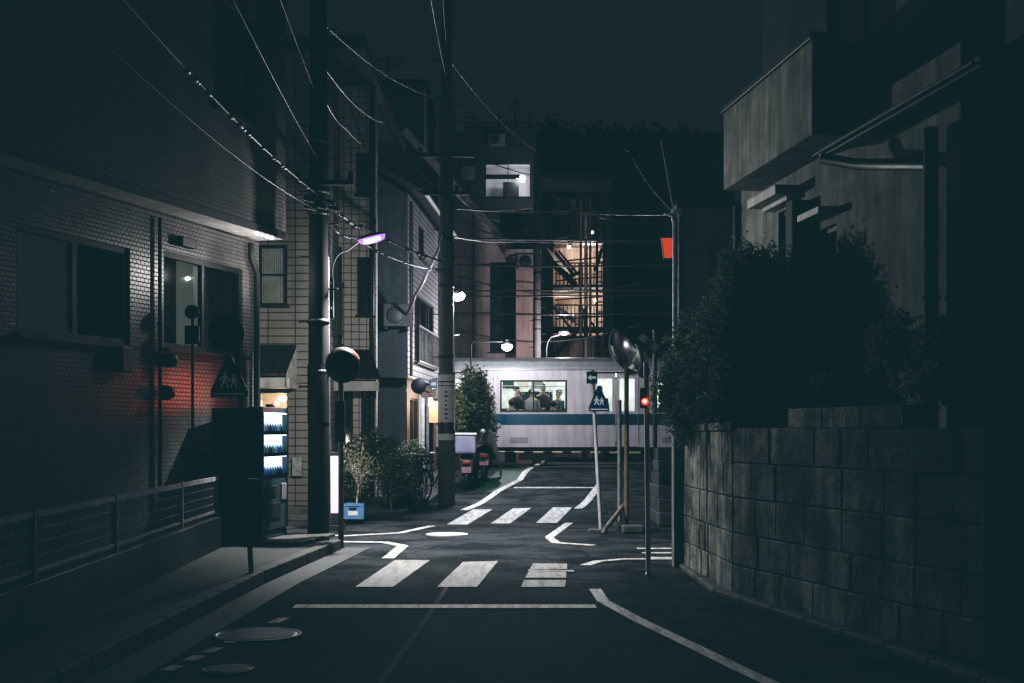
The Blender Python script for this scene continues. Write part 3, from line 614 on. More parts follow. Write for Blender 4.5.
ax = Vector((.92, 0, .22)).normalized(); upv = Vector((-.22, 0, .92)).normalized()
def capsule_shell(c, L, r, top, flat=.6, n=14):
    b = MB(); rows = []; vs = []
    for i in range(n + 1):
        s_ = -1 + 2 * i / n; rr = r * math.sqrt(max(0, 1 - abs(s_) ** 3))
        for k in range(9):
            a = math.pi * k / 8; vs.append(Vector(c) + ax * (s_ * L / 2) + Vector((0, 1, 0)) * (math.cos(a) * rr) + upv * (math.sin(a) * rr * flat * (1 if top else -1)))
    fs = [(i * 9 + k, i * 9 + k + 1, (i + 1) * 9 + k + 1, (i + 1) * 9 + k) for i in range(n) for k in range(8)]
    b.add(vs, fs, True); return b
hc = Vector((HX.x, PY1 + .2, HX.z))
capsule_shell(hc, .41, .097, True, .5).build('housing', M['pole_metal'], t)
capsule_shell(hc - upv * .004, .40, .095, False, .9).build('lens', emis('violet_lens', (.6, .24, 1), 1.15, (.0, .0, .0)), t)
b = MB(); b.tube([hc - ax * .11 - upv * .045 - Vector((0, .075, 0)), hc + ax * .12 - upv * .045 - Vector((0, .075, 0))], .02, 10); b.build('tube_lamp', emis('violet_tube', (1, .86, 1), 8), t)
# pole 2
PX2, PY2 = wx(446.5, 27.6), 27.6
t2 = utility_pole(PX2, PY2, gz(PY2) + .05, 13.5, .185, .085, 'tall slim concrete utility pole by the scooters with a lamp')
b = MB(); b.tube([(PX2, PY2, wz(440, PY2)), (PX2, PY2, wz(373, PY2))], .183, 24); w_ = b.build('poster_wrap', M['dim_white'], t2, label='pale poster sheet wrapped round the pole')
b = MB()
for k, (zz, hh) in enumerate(((428, .24), (374, .03), (382, .03), (386, .02))): b.tube([(PX2, PY2, wz(zz, PY2) - hh / 2), (PX2, PY2, wz(zz, PY2) + hh / 2)], .1845, 24)
for k in range(7): b.obox((PX2 + .0, PY2 - .1845, wz(392 + k * 4.4, PY2)), (.03 + .05 * random.random(), .004, .045))
b.build('print', M['dark_metal'], w_)
b = MB(); b.tube([(PX2 + .165, PY2 - .06, wz(430, PY2)), (PX2 + .12, PY2 - .04, wz(300, PY2))], .03, 8); b.build('conduit', M['white_pole'], t2)
for z, w_ in ((6.6, 1.0), (7.4, 1.2), (11.2, 1.8)):
    b = MB(); b.obox((PX2, PY2 - .16, z), (w_, .08, .08))
    for k in (-1, -.5, .5, 1): b.lathe([(.02, 0), (.05, .02), (.03, .05), (.05, .08), (.02, .12), (0, .12)], (PX2 + k * w_ * .45, PY2 - .16, z + .04), n=10)
    b.build('crossarm', M['dark_metal'], t2)
LB = wp(457.5, 295, 27.95)
t = thing('street_lamp', 'brilliant white lamp on the side of the tall slim pole', 'street lamp', (PX2, PY2, LB.z))
b = MB(); b.tube([(PX2 + .1, PY2 + .12, LB.z - .08), (LB.x - .08, LB.y, LB.z - .02)], .02); b.build('arm', M['white_pole'], t)
b = MB(); b.lathe([(.03, .1), (.09, .06), (.17, .0), (.16, .0)], LB, (0, .2, 1), 16); b.build('shade', M['white_pole'], t)
b = MB(); b.sphere(LB - Vector((0, 0, .02)), .13, sc=(1.2, 1, .8)); b.build('bulb', emis('white_bulb', (.86, .9, 1), 110), t)
# far pole beyond the train
t3 = utility_pole(wx(537, 44), 44, .4, 10.6, .15, .11, 'dark utility pole standing beyond the train')
b = MB(); b.obox((wx(537, 44), 43.8, wz(246, 44)), (1.2, .08, .08)); b.obox((wx(530, 44), 43.8, wz(232, 44)), (.4, .2, .3)); b.build('crossarm', M['dark_metal'], t3)
t = thing('street_lamp', 'small violet street lamp with curved arm beyond the train', 'street lamp', (wx(546, 43), 43, .4))
b = MB(); b.tube([(wx(546, 43), 43, .45), (wx(546, 43), 43, wz(350, 43)), (wx(547, 43), 43, wz(342, 43)), (wx(551, 43), 43, wz(336.5, 43)), (wx(559, 43), 43, wz(334.5, 43))], .035, 8); b.build('pole', M['dark_metal'], t)
b = MB(); b.sphere(wp(564, 332.8, 43), .15, sc=(1.2, .6, .55)); b.build('lens', emis('far_violet_lens', (.7, .42, 1), 1.6, (0, 0, 0)), t)
b = MB(); b.sphere(wp(564, 331.4, 43), .15, sc=(1.3, .7, .45)); b.build('housing', M['pole_metal'], t)

# mirror post beside pole 1 (seen from behind)
Xm, Ym = wx(341, 17.7), 17.7
t = thing('traffic_mirror', 'round traffic mirror seen from behind beside the thick left pole', 'traffic mirror', (Xm, Ym, 0))
b = MB(); b.tube([(Xm, Ym, 0), (Xm, Ym, wz(352, Ym))], .038, 12); b.build('post', M['pole_brown'], t)
cm = wp(342, 366, Ym - .09); axm = Vector((-.12, -.97, -.2)).normalized()
b = MB(); b.lathe([(0, .06), (.12, .055), (.2, .03), (.235, 0), (.24, -.03), (.235, -.035)], cm, axm, 32); b.build('back_shell', M['sign_back'], t)
b = MB(); b.lathe([(0, -.09), (.1, -.075), (.18, -.05), (.23, -.03)], cm, axm, 32); b.build('mirror_face', M['mirror'], t)
b = MB(); n_ = 16; vs = []
for i in range(n_ + 1):
    a = math.pi * (.12 + .76 * i / n_)
    for d_ in (.02, -.05): vs.append(cm + Vector((math.cos(a) * .25, 0, math.sin(a) * .25)) + axm * d_)
b.add(vs, [(2 * i, 2 * i + 1, 2 * i + 3, 2 * i + 2) for i in range(n_)], True); b.build('hood', M['orange'], t)
b = MB(); b.obox((Xm - .005, Ym - .06, wz(440, Ym) + .25), (.13, .04, .55)); b.build('plate', M['black'], t)

# left school crossing sign
Xs, Ys = G(252, 587).x, G(252, 587).y
def walkers(scale, org, ux, uz):
    """two walking figures as flat polygons"""
    polys = []
    def fig(dx, s, flip):
        L = []
        hd = [(dx + .17 * s * math.cos(a * math.pi / 6), 1.52 * s + .17 * s * math.sin(a * math.pi / 6)) for a in range(12)]
        f = -1 if flip else 1
        body = [(-.2, 1.28), (.2, 1.28), (.2, .72), (-.2, .72)]
        legs = [[(-.2, .72), (.02, .72), (-.28, 0), (-.48, .05)], [(-.02, .72), (.2, .72), (.5, .05), (.3, 0)]]
        arms = [[(-.2, 1.28), (-.2, 1.05), (-.46, .72), (-.56, .82)], [(.2, 1.28), (.54, .86), (.46, .74), (.2, 1.05)]]
        for q in [body] + legs + arms: L.append([(dx + f * x * s, z * s) for x, z in q])
        for q in L:
            polys.append(q if not flip else list(reversed(q)))
        polys.append(hd)
    fig(-.45, 1.0, False); fig(.5, .86, False)
    return [[(x * scale, (z - .75) * scale) for x, z in q] for q in polys]
def fixccw(q):
    a = sum(q[i][0] * q[(i + 1) % len(q)][1] - q[(i + 1) % len(q)][0] * q[i][1] for i in range(len(q))); return q if a > 0 else q[::-1]
def crossing_sign(par, c, w, h_, plate_m, fig_m, ux=(1, 0, 0), rim=None):
    # blue five-sided plate (pointed top) with two walking figures
    n_ = Vector(ux).cross(Vector((0, 0, 1))); n_ = Vector((n_.x, n_.y, 0)).normalized()
    p = [(-w / 2, -h_ / 2), (w / 2, -h_ / 2), (w / 2, -h_ * .34), (w * .06, h_ / 2), (-w * .06, h_ / 2), (-w / 2, -h_ * .34)]
    b = MB(); b.prism(p, c, ux, (0, 0, 1), .015); pl = b.build('sign_plate', plate_m, par)
    b = MB()
    for q in walkers(w * .26, c, ux, None): b.prism(fixccw([(x, z - h_ * .10) for x, z in q]), Vector(c) + n_ * .004, ux, (0, 0, 1), .003)
    b.prism([(-w * .42, -h_ * .44), (w * .42, -h_ * .44), (w * .42, -h_ * .405), (-w * .42, -h_ * .405)], Vector(c) + n_ * .004, ux, (0, 0, 1), .003)
    k = .9; tri = [(x * k, z * k) for x, z in p]
    b.build('walker_emblem', fig_m, pl)
t = thing('crossing_sign', 'dim five sided pedestrian sign under a dark disc on leaning left post', 'road sign', (Xs, Ys, .0))
b = MB(); b.tube([(Xs, Ys, 0), (wx(243, Ys), Ys + .03, wz(430, Ys)), (wx(239.5, Ys), Ys + .03, wz(392, Ys)), (wx(236, Ys), Ys + .03, wz(320, Ys))], .026, 10); b.build('post', M['pole_brown'], t)
crossing_sign(t, wp(229, 376.5, Ys - .02), .375, .42, M['sign_dim'], M['glow_film'])
b = MB(); b.lathe([(0, .012), (.175, .012), (.188, .006), (.188, -.006), (.175, -.01), (0, -.01)], wp(226, 333, Ys - .01), (0, -1, 0), 32); b.build('round_plate', M['sign_back'], t)
b = MB(); b.obox(wp(232, 333, Ys + .01), (.16, .02, .03)); b.obox(wp(234, 378, Ys + .01), (.12, .02, .03)); b.build('clamps', M['pole_metal'], t)

# right blue signs
Xs, Ys = G(601, 532).x, G(601, 532).y
t = thing('crossing_sign', 'blue one way arrow sign above blue pedestrian sign on slim leaning post', 'road sign', (Xs, Ys, 0))
b = MB(); b.tube([(Xs, Ys, 0), (wx(592, Ys), Ys, wz(370, Ys))], .03, 12); b.build('post', M['white_pole'], t)
b = MB(); b.obox((Xs - .05, Ys, .02), (.28, .25, .05)); b.build('base', M['kerb'], t, .01)
crossing_sign(t, wp(599, 398.5, Ys - .05), .32, .40, M['blue_glow_film'], M['glow_film_bright'])
b = MB(); c = wp(592, 377.5, Ys - .05); b.prism([(-.085, -.095), (.085, -.095), (.085, .095), (-.085, .095)], c, (1, 0, 0), (0, 0, 1), .012); pl = b.build('arrow_plate', M['blue_glow_film'], t)
b = MB(); b.prism([(-.07, 0), (-.015, -.05), (-.015, -.018), (.065, -.018), (.065, .018), (-.015, .018), (-.015, .05)], c + Vector((0, -.004, 0)), (1, 0, 0), (0, 0, 1), .003); b.build('arrow_emblem', M['glow_film_bright'], pl)

# convex mirror on the right
Yr = 20.6; Xr = wx(626.5, Yr)
t = thing('traffic_mirror', 'large tilted convex traffic mirror with streaky reflections on brown post', 'traffic mirror', (Xr, Yr, 0))
b = MB(); b.tube([(Xr, Yr, 0), (Xr, Yr, wz(340, Yr))], .038, 12); b.build('post', M['pole_brown'], t)
cm = wp(625, 352, Yr - .12); axm = Vector((-.80, -.46, -.40)).normalized()
prof = [(.34 * math.sin(a * .4 / 10), .8 * math.cos(a * .4 / 10) - .737) for a in range(11)]; k = .37 / prof[-1][0]
b = MB(); b.lathe([(r * k, z) for r, z in prof], cm, axm, 40); b.build('mirror_face', M['mirror'], t)
b = MB(); b.lathe([(.37, .0), (.385, .02), (.40, .0), (.395, -.04), (.3, -.08), (.1, -.11), (0, -.11)], cm, axm, 40); b.build('rim', M['pole_metal'], t)
u_ = Vector((0, 0, 1)) - axm * axm.z; u_.normalize(); v_ = axm.cross(u_); b = MB(); vs = []
for i in range(17):
    a = math.pi * (.1 + .8 * i / 16)
    for d_ in (-.04, .07): vs.append(cm + (v_ * math.cos(a) + u_ * math.sin(a)) * .405 + axm * d_)
b.add(vs, [(2 * i, 2 * i + 1, 2 * i + 3, 2 * i + 2) for i in range(16)], True); b.build('hood', M['dark_metal'], t)
b = MB(); Y0 = 21.3; b.tube([(wx(619.5, Y0), Y0, .1), (wx(619.5, Y0), Y0, wz(400, Y0))], .035, 10); tag(b.build('post', M['pole_metal']), 'plain grey post beside the right convex mirror post', 'post')
b = MB(); b.tube([wp(603, 534, 20), wp(606, 528, 20.2), wp(622, 508, 20.6), wp(626, 500, 20.7), wp(626.5, 470, 20.7)], .035, 8); tag(b.build('guy_guard', M['pole_brown']), 'bent brown tube sloping from the mirror post to the ground', 'tube')

# signal post with red light, near right
Xg, Yg = G(648.5, 576).x, G(648.5, 576).y
t = thing('signal_post', 'slim pale post with a glowing red lamp beside the hedge', 'signal', (Xg, Yg, 0))
b = MB(); b.tube([(Xg, Yg, 0), (wx(646, Yg), Yg, wz(362, Yg))], .028, 12); b.build('post', M['white_paint'], t)
b = MB(); b.lathe([(.036, 0), (.036, .03), (.029, .034)], (Xg, Yg, 0), n=12); b.build('base', M['pole_metal'], t)
rc = wp(645, 401.5, Yg - .08)
b = MB(); b.obox(wp(643, 398, Yg - .02), (.075, .08, .22)); b.build('housing', M['black'], t, .015)
b = MB(); b.sphere(rc, .037, sc=(1, .7, 1)); b.build('lens', emis('red_lens', (1, .03, .01), 5), t)
b = MB(); b.sphere(rc + Vector((-.005, -.03, .002)), .014); b.build('lamp_core', emis('red_core', (1, .5, .35), 14), t)

# ------------------------------------------------------------------ vending machine
VA = Vector((-3.2, 16.75, 0)); VU = Vector((.155, 1, 0)).normalized(); VN = Vector((VU.y, -VU.x, 0)); z0 = .175
t = thing('vending_machine', 'white lit drinks vending machine at the tiled house corner', 'vending machine', (VA.x, VA.y, z0))
VP = lambda x, z, d=0: VA + VU * x - VN * d + Vector((0, 0, z0 + z))
b = MB()
cen = VP(.5, .0, .36)
b.obox(VP(.5, .05, .36), (1.02, .66, .1), (VU.x, VU.y)); b.obox(VP(.5, .91, .45), (1.02, .5, 1.6), (VU.x, VU.y)); b.obox(VP(.5, .45, .11), (1.0, .2, .68), (VU.x, VU.y))
b.obox(VP(.5, 1.69, .11), (1.02, .2, .07), (VU.x, VU.y)); b.obox(VP(.015, 1.23, .1), (.03, .2, .86), (VU.x, VU.y)); b.obox(VP(.985, 1.23, .1), (.03, .2, .86), (VU.x, VU.y)); b.build('cabinet', M['sign_dim'], t, .008)
b = MB(); b.quad(VP(.03, .8, .085), VP(.97, .8, .085), VP(.97, 1.655, .085), VP(.03, 1.655, .085)); b.build('light_panel', emis('vending_backlight', (.70, .86, 1), 2.6), t)
for k in range(3):
    b = MB(); b.obox(VP(.5, .80 + k * .285, .045), (.935, .07, .022), (VU.x, VU.y)); b.obox(VP(.5, .815 + k * .285, .02), (.935, .012, .05), (VU.x, VU.y)); b.build('shelf', M['dark_metal'], t)
    b = MB(); b.obox(VP(.5, 1.075 + k * .285, .03), (.93, .02, .012), (VU.x, VU.y)); b.build('tube_lamp', emis('vending_tube', (.7, .82, 1), 7), t)
b = MB(); b.quad(VP(.03, .8, .004), VP(.97, .8, .004), VP(.97, 1.655, .004), VP(.03, 1.655, .004)); b.build('front_glass', M['clear'], t)
b = MB(); b.obox(VP(.36, .36, .004), (.6, .02, .2), (VU.x, VU.y)); b.build('delivery_flap', M['black'], t, .006)
b = MB(); b.obox(VP(.8, .6, .003), (.2, .02, .22), (VU.x, VU.y)); b.build('coin_panel', M['pole_metal'], t, .006)
b = MB(); b.obox(VP(.3, .63, .003), (.4, .02, .12), (VU.x, VU.y)); b.build('price_panel', M['dark_metal'], t, .006)
proto = {}
def bottle(c, m):
    b = MB(); b.lathe([(0, 0), (.026, 0), (.028, .01), (.028, .085), (.012, .11), (.012, .13), (0, .13)], c, n=10); return b
bcols = [mat('bottle_blue', (.10, .25, .6), .3), mat('bottle_dark', (.05, .05, .07), .3), mat('bottle_green', (.12, .35, .22), .3), mat('bottle_white', (.7, .7, .72), .3)]
cn = ['blue', 'dark', 'green', 'white']; rown = ['bottom', 'middle', 'top']
for r_ in range(3):
    for k in range(9):
        ci = random.choice((0, 0, 1, 1, 2, 3)); p = VP(.09 + k * .1, .813 + r_ * .285, .05)
        key = ci
        if key not in proto:
            o = bottle((0, 0, 0), None).build('drink_bottle', bcols[ci]); proto[key] = o
        else: o = proto[key].copy(); COL.objects.link(o)
        o.location = p; tag(o, '%s drink bottle in the %s lit row of the vending machine' % (cn[ci], rown[r_]), 'bottle', '%s bottles on the %s vending row' % (cn[ci], rown[r_]))
# red lamp box on the top, dark crate
t = thing('red_lamp_box', 'small box with glowing red side standing on the vending machine', 'lamp', VP(.75, 1.73, .4))
b = MB(); b.obox(VP(.55, 1.75, .1), (.12, .1, .04), (VU.x, VU.y)); b.build('case', M['sign_back'], t, .01)
b = MB(); b.obox(VP(.62, 1.78, .06), (.2, .05, .06), (VU.x, VU.y)); b.build('red_strip', emis('red_strip', (1, .12, .08), 3), t)
b = MB(); b.obox(VP(-.14, .55, .66), (.2, .5, 1.1), (VU.x, VU.y)); b.obox(VP(-.14, 1.12, .66), (.24, .54, .05), (VU.x, VU.y)); b.lathe([(.07, .0), (.075, .02), (.06, .02)], VP(-.245, .9, .6), (-VU.x, -VU.y, 0), 16); tag(b.build('recycling_bin', M['dark_metal'], bevel=.02), 'dark tall recycling bin standing before the vending machine side', 'bin')
# lit sign panel mostly behind the pole
Yl = 20.6
t = thing('lit_sign', 'pinkish white lit upright sign showing past the thick left pole', 'lit sign', (wx(327, Yl), Yl, .0))
b = MB(); b.box(wx(312, Yl), wx(340, Yl), Yl, Yl + .16, 0.1, wz(452, Yl)); b.build('case', M['dark_metal'], t, .01)
b = MB(); b.quad((wx(313.5, Yl), Yl - .004, wz(513, Yl)), (wx(338.6, Yl), Yl - .004, wz(513, Yl)), (wx(338.6, Yl), Yl - .004, wz(456, Yl)), (wx(313.5, Yl), Yl - .004, wz(456, Yl))); b.build('lit_face', emis('lit_sign_face', (.80, .36, .92), .9), t)
b = MB(); b.box(wx(312, Yl) - .05, wx(340, Yl) + .05, Yl - .1, Yl + .3, 0, .1); b.build('foot', M['dark_metal'], t, .01)

# ------------------------------------------------------------------ mesh fence on the left
FA = Vector((-3.35, 6.2, 0)); FB = Vector((-3.72, 16.4, 0)); fu = (FB - FA).normalized(); FL = (FB - FA).length
b = MB(); b.obox((FA + FB) / 2 + Zv(.32), (FL, .16, .4), (fu.x, fu.y)); tag(b.build('low_wall', M['sign_back'], bevel=.01), 'low dark concrete wall under the mesh fence', 'wall')
t = thing('mesh_fence', 'low grey mesh fence on dark wall before tiled house', 'fence', FA)
for s_ in (.9, 3.2, 5.4, 8.1, 10.1):
    p = FA + fu * s_; b = MB(); b.obox(p + Zv(.77), (.055, .055, .52), (fu.x, fu.y)); b.build('post', M['white_pole'], t, .006)
b = MB(); b.obox(FA + fu * (FL / 2) + Zv(.99), (FL, .04, .05), (fu.x, fu.y)); b.build('top_rail', M['white_pole'], t)
b = MB(); b.obox(FA + fu * (FL / 2) + Zv(.58), (FL, .03, .03), (fu.x, fu.y)); b.build('bottom_rail', M['pole_metal'], t)
b = MB()
for k in range(int(FL / .06)): b.obox(FA + fu * (.03 + k * .06) + Zv(.78), (.007, .007, .4), (fu.x, fu.y))
for k in range(3): b.obox(FA + fu * (FL / 2) + Zv(.68 + k * .1), (FL, .006, .006), (fu.x, fu.y))
b.build('mesh', M['pole_metal'], t)

# ------------------------------------------------------------------ stone retaining wall on the right
WA, WB, WC, WE, WD = Vector((2.0, 15.0, 0)), Vector((2.12, 12.4, 0)), Vector((2.93, 9.4, 0)), Vector((3.20, 8.72, 0)), Vector((7.5, 8.3, 0))
t = thing('stone_wall', 'stained retaining wall of large stone blocks below the shrubs on right', 'wall', (2.0, 15, 0))
rs = random.Random(3)
bb = MB(); cap = MB(); back = MB()
for i_, (a, c, ztop0, ztop1) in enumerate(((WA, WB, 1.50, 1.62), (WB, WC, 1.64, 1.70), (WC, WE, 1.70, 1.70), (WE, WD, 1.72, 1.72))):
    d = (c - a); L = d.length; u_ = d.normalized(); n_ = Vector((-u_.y, u_.x, 0)) * -1     # outward (towards the street)
    if n_.x > 0 and i_ < 3: n_ = -n_
    if i_ == 3: n_ = Vector((u_.y, -u_.x, 0))
    n_.normalize()
    back.obox(a + u_ * (L / 2) - n_ * .2 + Zv(.79), (L, .3, 1.58 if i_ else 1.46), (u_.x, u_.y))
    z = 0.02
    for cidx in range(5):
        hgt = [.30, .30, .34, .33, .33][cidx]
        x = 0.0
        while x < L - .02:
            w_ = min(rs.choice((.3, .42, .48, .55, .62)), L - x)
            if L - x - w_ < .15: w_ = L - x
            bb.obox(a + u_ * (x + w_ / 2) + n_ * rs.uniform(-.066, -.05) + Zv(z + hgt / 2 - (0.06 if i_ == 0 and cidx == 4 else 0) * .5), (w_ - .007, .16, hgt - .008), (u_.x + rs.uniform(-.006, .006), u_.y))
            x += w_
        z += hgt
    if i_ == 1:
        x = 1.15
        while x < L - .2:
            cap.obox(a + u_ * (x + .3) - n_ * .07 + Zv(1.70), (.6, .2, .17), (u_.x, u_.y)); x += .615
    elif i_ == 0: cap.obox(a + u_ * (L / 2) - n_ * .06 + Zv(1.63), (L, .2, .08), (u_.x, u_.y))
back.build('mortar_backing', M['mortar'], t)
bb.build('blocks', M['stone'], t, .014)
cap.build('coping', M['stone'], t, .012)
b = MB(); b.box(1.87, 2.03, 15.02, 15.25, 0, 1.55); b.build('end_post', M['stucco'], t, .02)
# earth behind the wall
b = MB(); b.add([(2.2, 15.0, 1.3), (2.35, 12.4, 1.4), (3.2, 9.5, 1.45), (7.5, 8.9, 1.45), (9, 16, 1.3), (2.2, 16, 1.3)], [(0, 1, 2, 3, 4, 5)]); struct(b.build('planting_bed', mat('soil', (.04, .032, .025), .95)))
# steps and low block wall at right beyond the corner
t = thing('stone_steps', 'dark concrete steps rising behind the right signal post', 'steps', (2.4, 20.2, 0))
for k in range(6):
    b = MB(); b.box(2.30 + .03 * k, 3.5, 20.3 + k * .3, 22.3, .1 + .2 * k, .298 + .2 * k); b.build('step', M['mortar'] if k % 2 else M['concrete'], t, .015)
b = MB(); b.obox((1.86, 20.0, .075), (.34, .2, .13)); tag(b.build('kerb_block', M['kerb'], bevel=.03), 'loose pale kerb block at the foot of the steps', 'kerb block')

# ------------------------------------------------------------------ right house
t = thing('stucco_house', 'grey rough stucco house with projecting balcony above the stone wall', 'house', (2.75, 15.6, 1.3))
dR = Vector((.129, -1, 0)).normalized(); nR = Vector((-dR.y, dR.x, 0)) * -1     # facing the street (-x)
# face() wants outward = (u.y,-u.x); use direction dR (towards the camera): outward = (-1,-.129)
A_ = Vector((2.75, 15.6, 0)); Lh = 5.6; uR = (dR.x, dR.y)
oh = [(1.35, 1.95, 2.2, 3.98), (2.6, 3.05, 2.2, 3.6)]
b = MB(); face(b, A_, uR, Lh, 1.2, 4.6, oh, .15); face(b, A_ + Vector((6, .77, 0)), (-1, -.129), 6.05, 1.2, 4.6); e_ = A_ + dR * Lh; face(b, e_, (1, .129), 4.2, 1.2, 4.6, [(.9, 2.0, 1.25, 3.4)], .2); b.build('wall', M['stucco'], t)
window(t, A_, uR, *oh[0], depth=.15, cols=2); window(t, A_, uR, *oh[1], depth=.15, cols=1)
b = MB(); b.quad(lp(e_, (1, .129), .9, 1.25, -.19), lp(e_, (1, .129), 2.0, 1.25, -.19), lp(e_, (1, .129), 2.0, 3.4, -.19), lp(e_, (1, .129), .9, 3.4, -.19)); b.build('door', M['wood'], t)
b = MB(); b.obox(lp(A_, uR, 1.62, 4.1, .14), (.95, .3, .1), uR); b.obox(lp(A_, uR, 1.62, 4.03, .07), (.8, .14, .05), uR); b.build('window_hood', M['fascia'], t, .01)
b = MB(); b.obox(lp(A_, uR, 2.82, 3.72, .1), (.6, .22, .07), uR); b.build('window_hood', M['fascia'], t, .01)
for s_ in (2.25,):
    b = MB(); b.obox(lp(A_, uR, s_, 2.6, .1), (.22, .2, 2.7), uR); b.build('pier', M['stucco_dk'], t, .015)
# balcony: parapet box projecting to the street
B0 = Vector((2.41, 14.8, 0)); B1 = Vector((2.77, 12.0, 0)); bu = (B1 - B0); Lb = bu.length; bu.normalize()
b = MB(); face(b, B0, (bu.x, bu.y), Lb, 4.33, 5.2); nb = Vector((bu.y, -bu.x, 0)); face(b, B1, (-nb.x, -nb.y), 1.5, 4.33, 5.2); face(b, B0 - nb * 1.5, (nb.x, nb.y), 1.5, 4.33, 5.2)
b.quad(B0 + Zv(4.33), B0 - nb * 1.5 + Zv(4.33), B1 - nb * 1.5 + Zv(4.33), B1 + Zv(4.33)); bal = b.build('balcony', M['stucco'], t)
b = MB(); b.obox((B0 + B1) / 2 - nb * .05 + Zv(5.24), (Lb + .06, .16, .07), (bu.x, bu.y)); b.build('coping', M['roof_edge'], bal, .01)
# upper storey, roof
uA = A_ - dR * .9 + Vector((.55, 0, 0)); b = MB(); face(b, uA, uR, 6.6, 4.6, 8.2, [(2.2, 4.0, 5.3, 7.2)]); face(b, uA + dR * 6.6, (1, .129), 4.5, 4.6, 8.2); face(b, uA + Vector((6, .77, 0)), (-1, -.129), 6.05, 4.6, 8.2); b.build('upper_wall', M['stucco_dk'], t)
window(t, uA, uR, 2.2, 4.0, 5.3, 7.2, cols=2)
b = MB(); b.obox(uA + dR * 3.3 + Vector((2.6, .4, 8.3)), (7.6, 6.6, .22), uR); b.build('roof', M['roof_edge'], t)
# lower lean-to eave near the camera with gutter
b = MB(); q0 = lp(A_, uR, 3.5, 4.12, .35); q1_ = lp(A_, uR, 6.6, 4.12, .35); vs = [q0, q1_, q1_ - Vector((-1.6, 0, -.5)), q0 - Vector((-1.6, 0, -.5))]; vs += [v + Zv(.08) for v in vs]
b.add(vs, [(0, 1, 2, 3), (7, 6, 5, 4), (0, 4, 5, 1), (1, 5, 6, 2), (2, 6, 7, 3), (3, 7, 4, 0)]); b.build('eave', M['roof_edge'], t)
b = MB(); b.tube([q0 + Vector((-.05, 0, .03)), q1_ + Vector((-.05, 0, .03))], .014, 10); b.build('gutter', M['black'], t)
pipe_run(t, [lp(A_, uR, 3.7, 4.08, .38), lp(A_, uR, 4.1, 3.95, .22), lp(A_, uR, 5.25, 3.72, .1), lp(A_, uR, 5.3, 3.6, .1)], .05, M['dark_metal'])
pipe_run(t, [lp(A_, uR, 5.3, 4.0, .1), lp(A_, uR, 5.3, 1.3, .1)], .06, M['end_dark'])
pipe_run(t, [A_ + Vector((-.05, .05, 4.3)), A_ + Vector((-.05, .05, 1.3))], .035, M['dark_metal'])
# tall gate / shed wall at the right edge
b = MB(); b.box(4.15, 7.5, 10.6, 10.8, 1.3, 4.1)
for k in range(16): b.box(4.17 + k * .2, 4.35 + k * .2, 10.585, 10.6, 1.32, 4.08)
tag(b.build('board_screen', mat('black_boards', (.02, .022, .022), .8)), 'dark board screen at the right edge behind shrubs', 'screen')

# grey building right of the crossing
t = thing('grey_panel_building', 'plain grey panelled building behind the hedge with corner pipe', 'building', (3.05, 24, 0))
Yq = 24.0
b = MB(); face(b, (wx(681, Yq), Yq), (1, 0), 5, .1, wz(209, Yq), [(.55, 1.2, 3.0, 5.0)], .04); face(b, (wx(681, Yq) + 1.3, Yq + 8), (-1.3, -8), 8.105, .1, wz(209, Yq)); face(b, (wx(681, Yq) + 5, Yq), (0, 1), 8, .1, wz(209, Yq)); b.build('wall', M['greywall'], t)
b = MB(); b.quad((wx(681, Yq) + .55, Yq + .038, 3), (wx(681, Yq) + 1.2, Yq + .038, 3), (wx(681, Yq) + 1.2, Yq + .038, 5), (wx(681, Yq) + .55, Yq + .038, 5)); b.build('shutter', M['greywall'], t)
b = MB(); b.box(wx(676, Yq), wx(681, Yq) + 5.2, Yq - .12, Yq + .9, wz(209, Yq), wz(209, Yq) + .1); b.build('roof', M['roof_edge'], t)
pipe_run(t, [(wx(664, Yq), Yq - .06, wz(214, Yq)), (wx(672, Yq), Yq - .06, wz(216, Yq)), (wx(674, Yq), Yq - .06, wz(226, Yq)), (wx(674, Yq), Yq - .06, .2)], .035, M['white_pole'])
pipe_run(t, [(wx(678.5, Yq), Yq - .06, wz(214, Yq)), (wx(678.5, Yq), Yq - .06, .2)], .02, M['white_pole'])
b = MB(); b.tube([wp(661, 140, Yq), wp(674, 212, Yq)], .012, 6); b.build('aerial_rod', M['white_pole'], t)
# red lit sign box
t = thing('red_sign', 'small glowing red box sign under the grey building roof corner', 'lit sign', wp(668, 248, 24.6))
c = wp(668, 248, 24.6); k = 24.6 / F
b = MB(); b.prism([(-4 * k, -11 * k), (7 * k, -11 * k), (7 * k, 11 * k), (-7 * k, 11 * k)], c, (1, 0, 0), (0, 0, 1), .12); bx_ = b.build('case', M['black'], t)
b = MB(); b.prism([(-3.4 * k, -10 * k), (6.4 * k, -10 * k), (6.4 * k, 10 * k), (-6.2 * k, 10 * k)], c - Vector((0, .006, 0)), (1, 0, 0), (0, 0, 1), .004); b.build('lit_face', emis('red_sign_glow', (1, .10, .04), .5, (.5, .05, .03)), t)
b = MB(); b.tube([c + Vector((0, -.06 + .12, 11 * k)), c + Vector((0, .06, 36 * k))], .012, 6); b.build('hanger', M['dark_metal'], t)

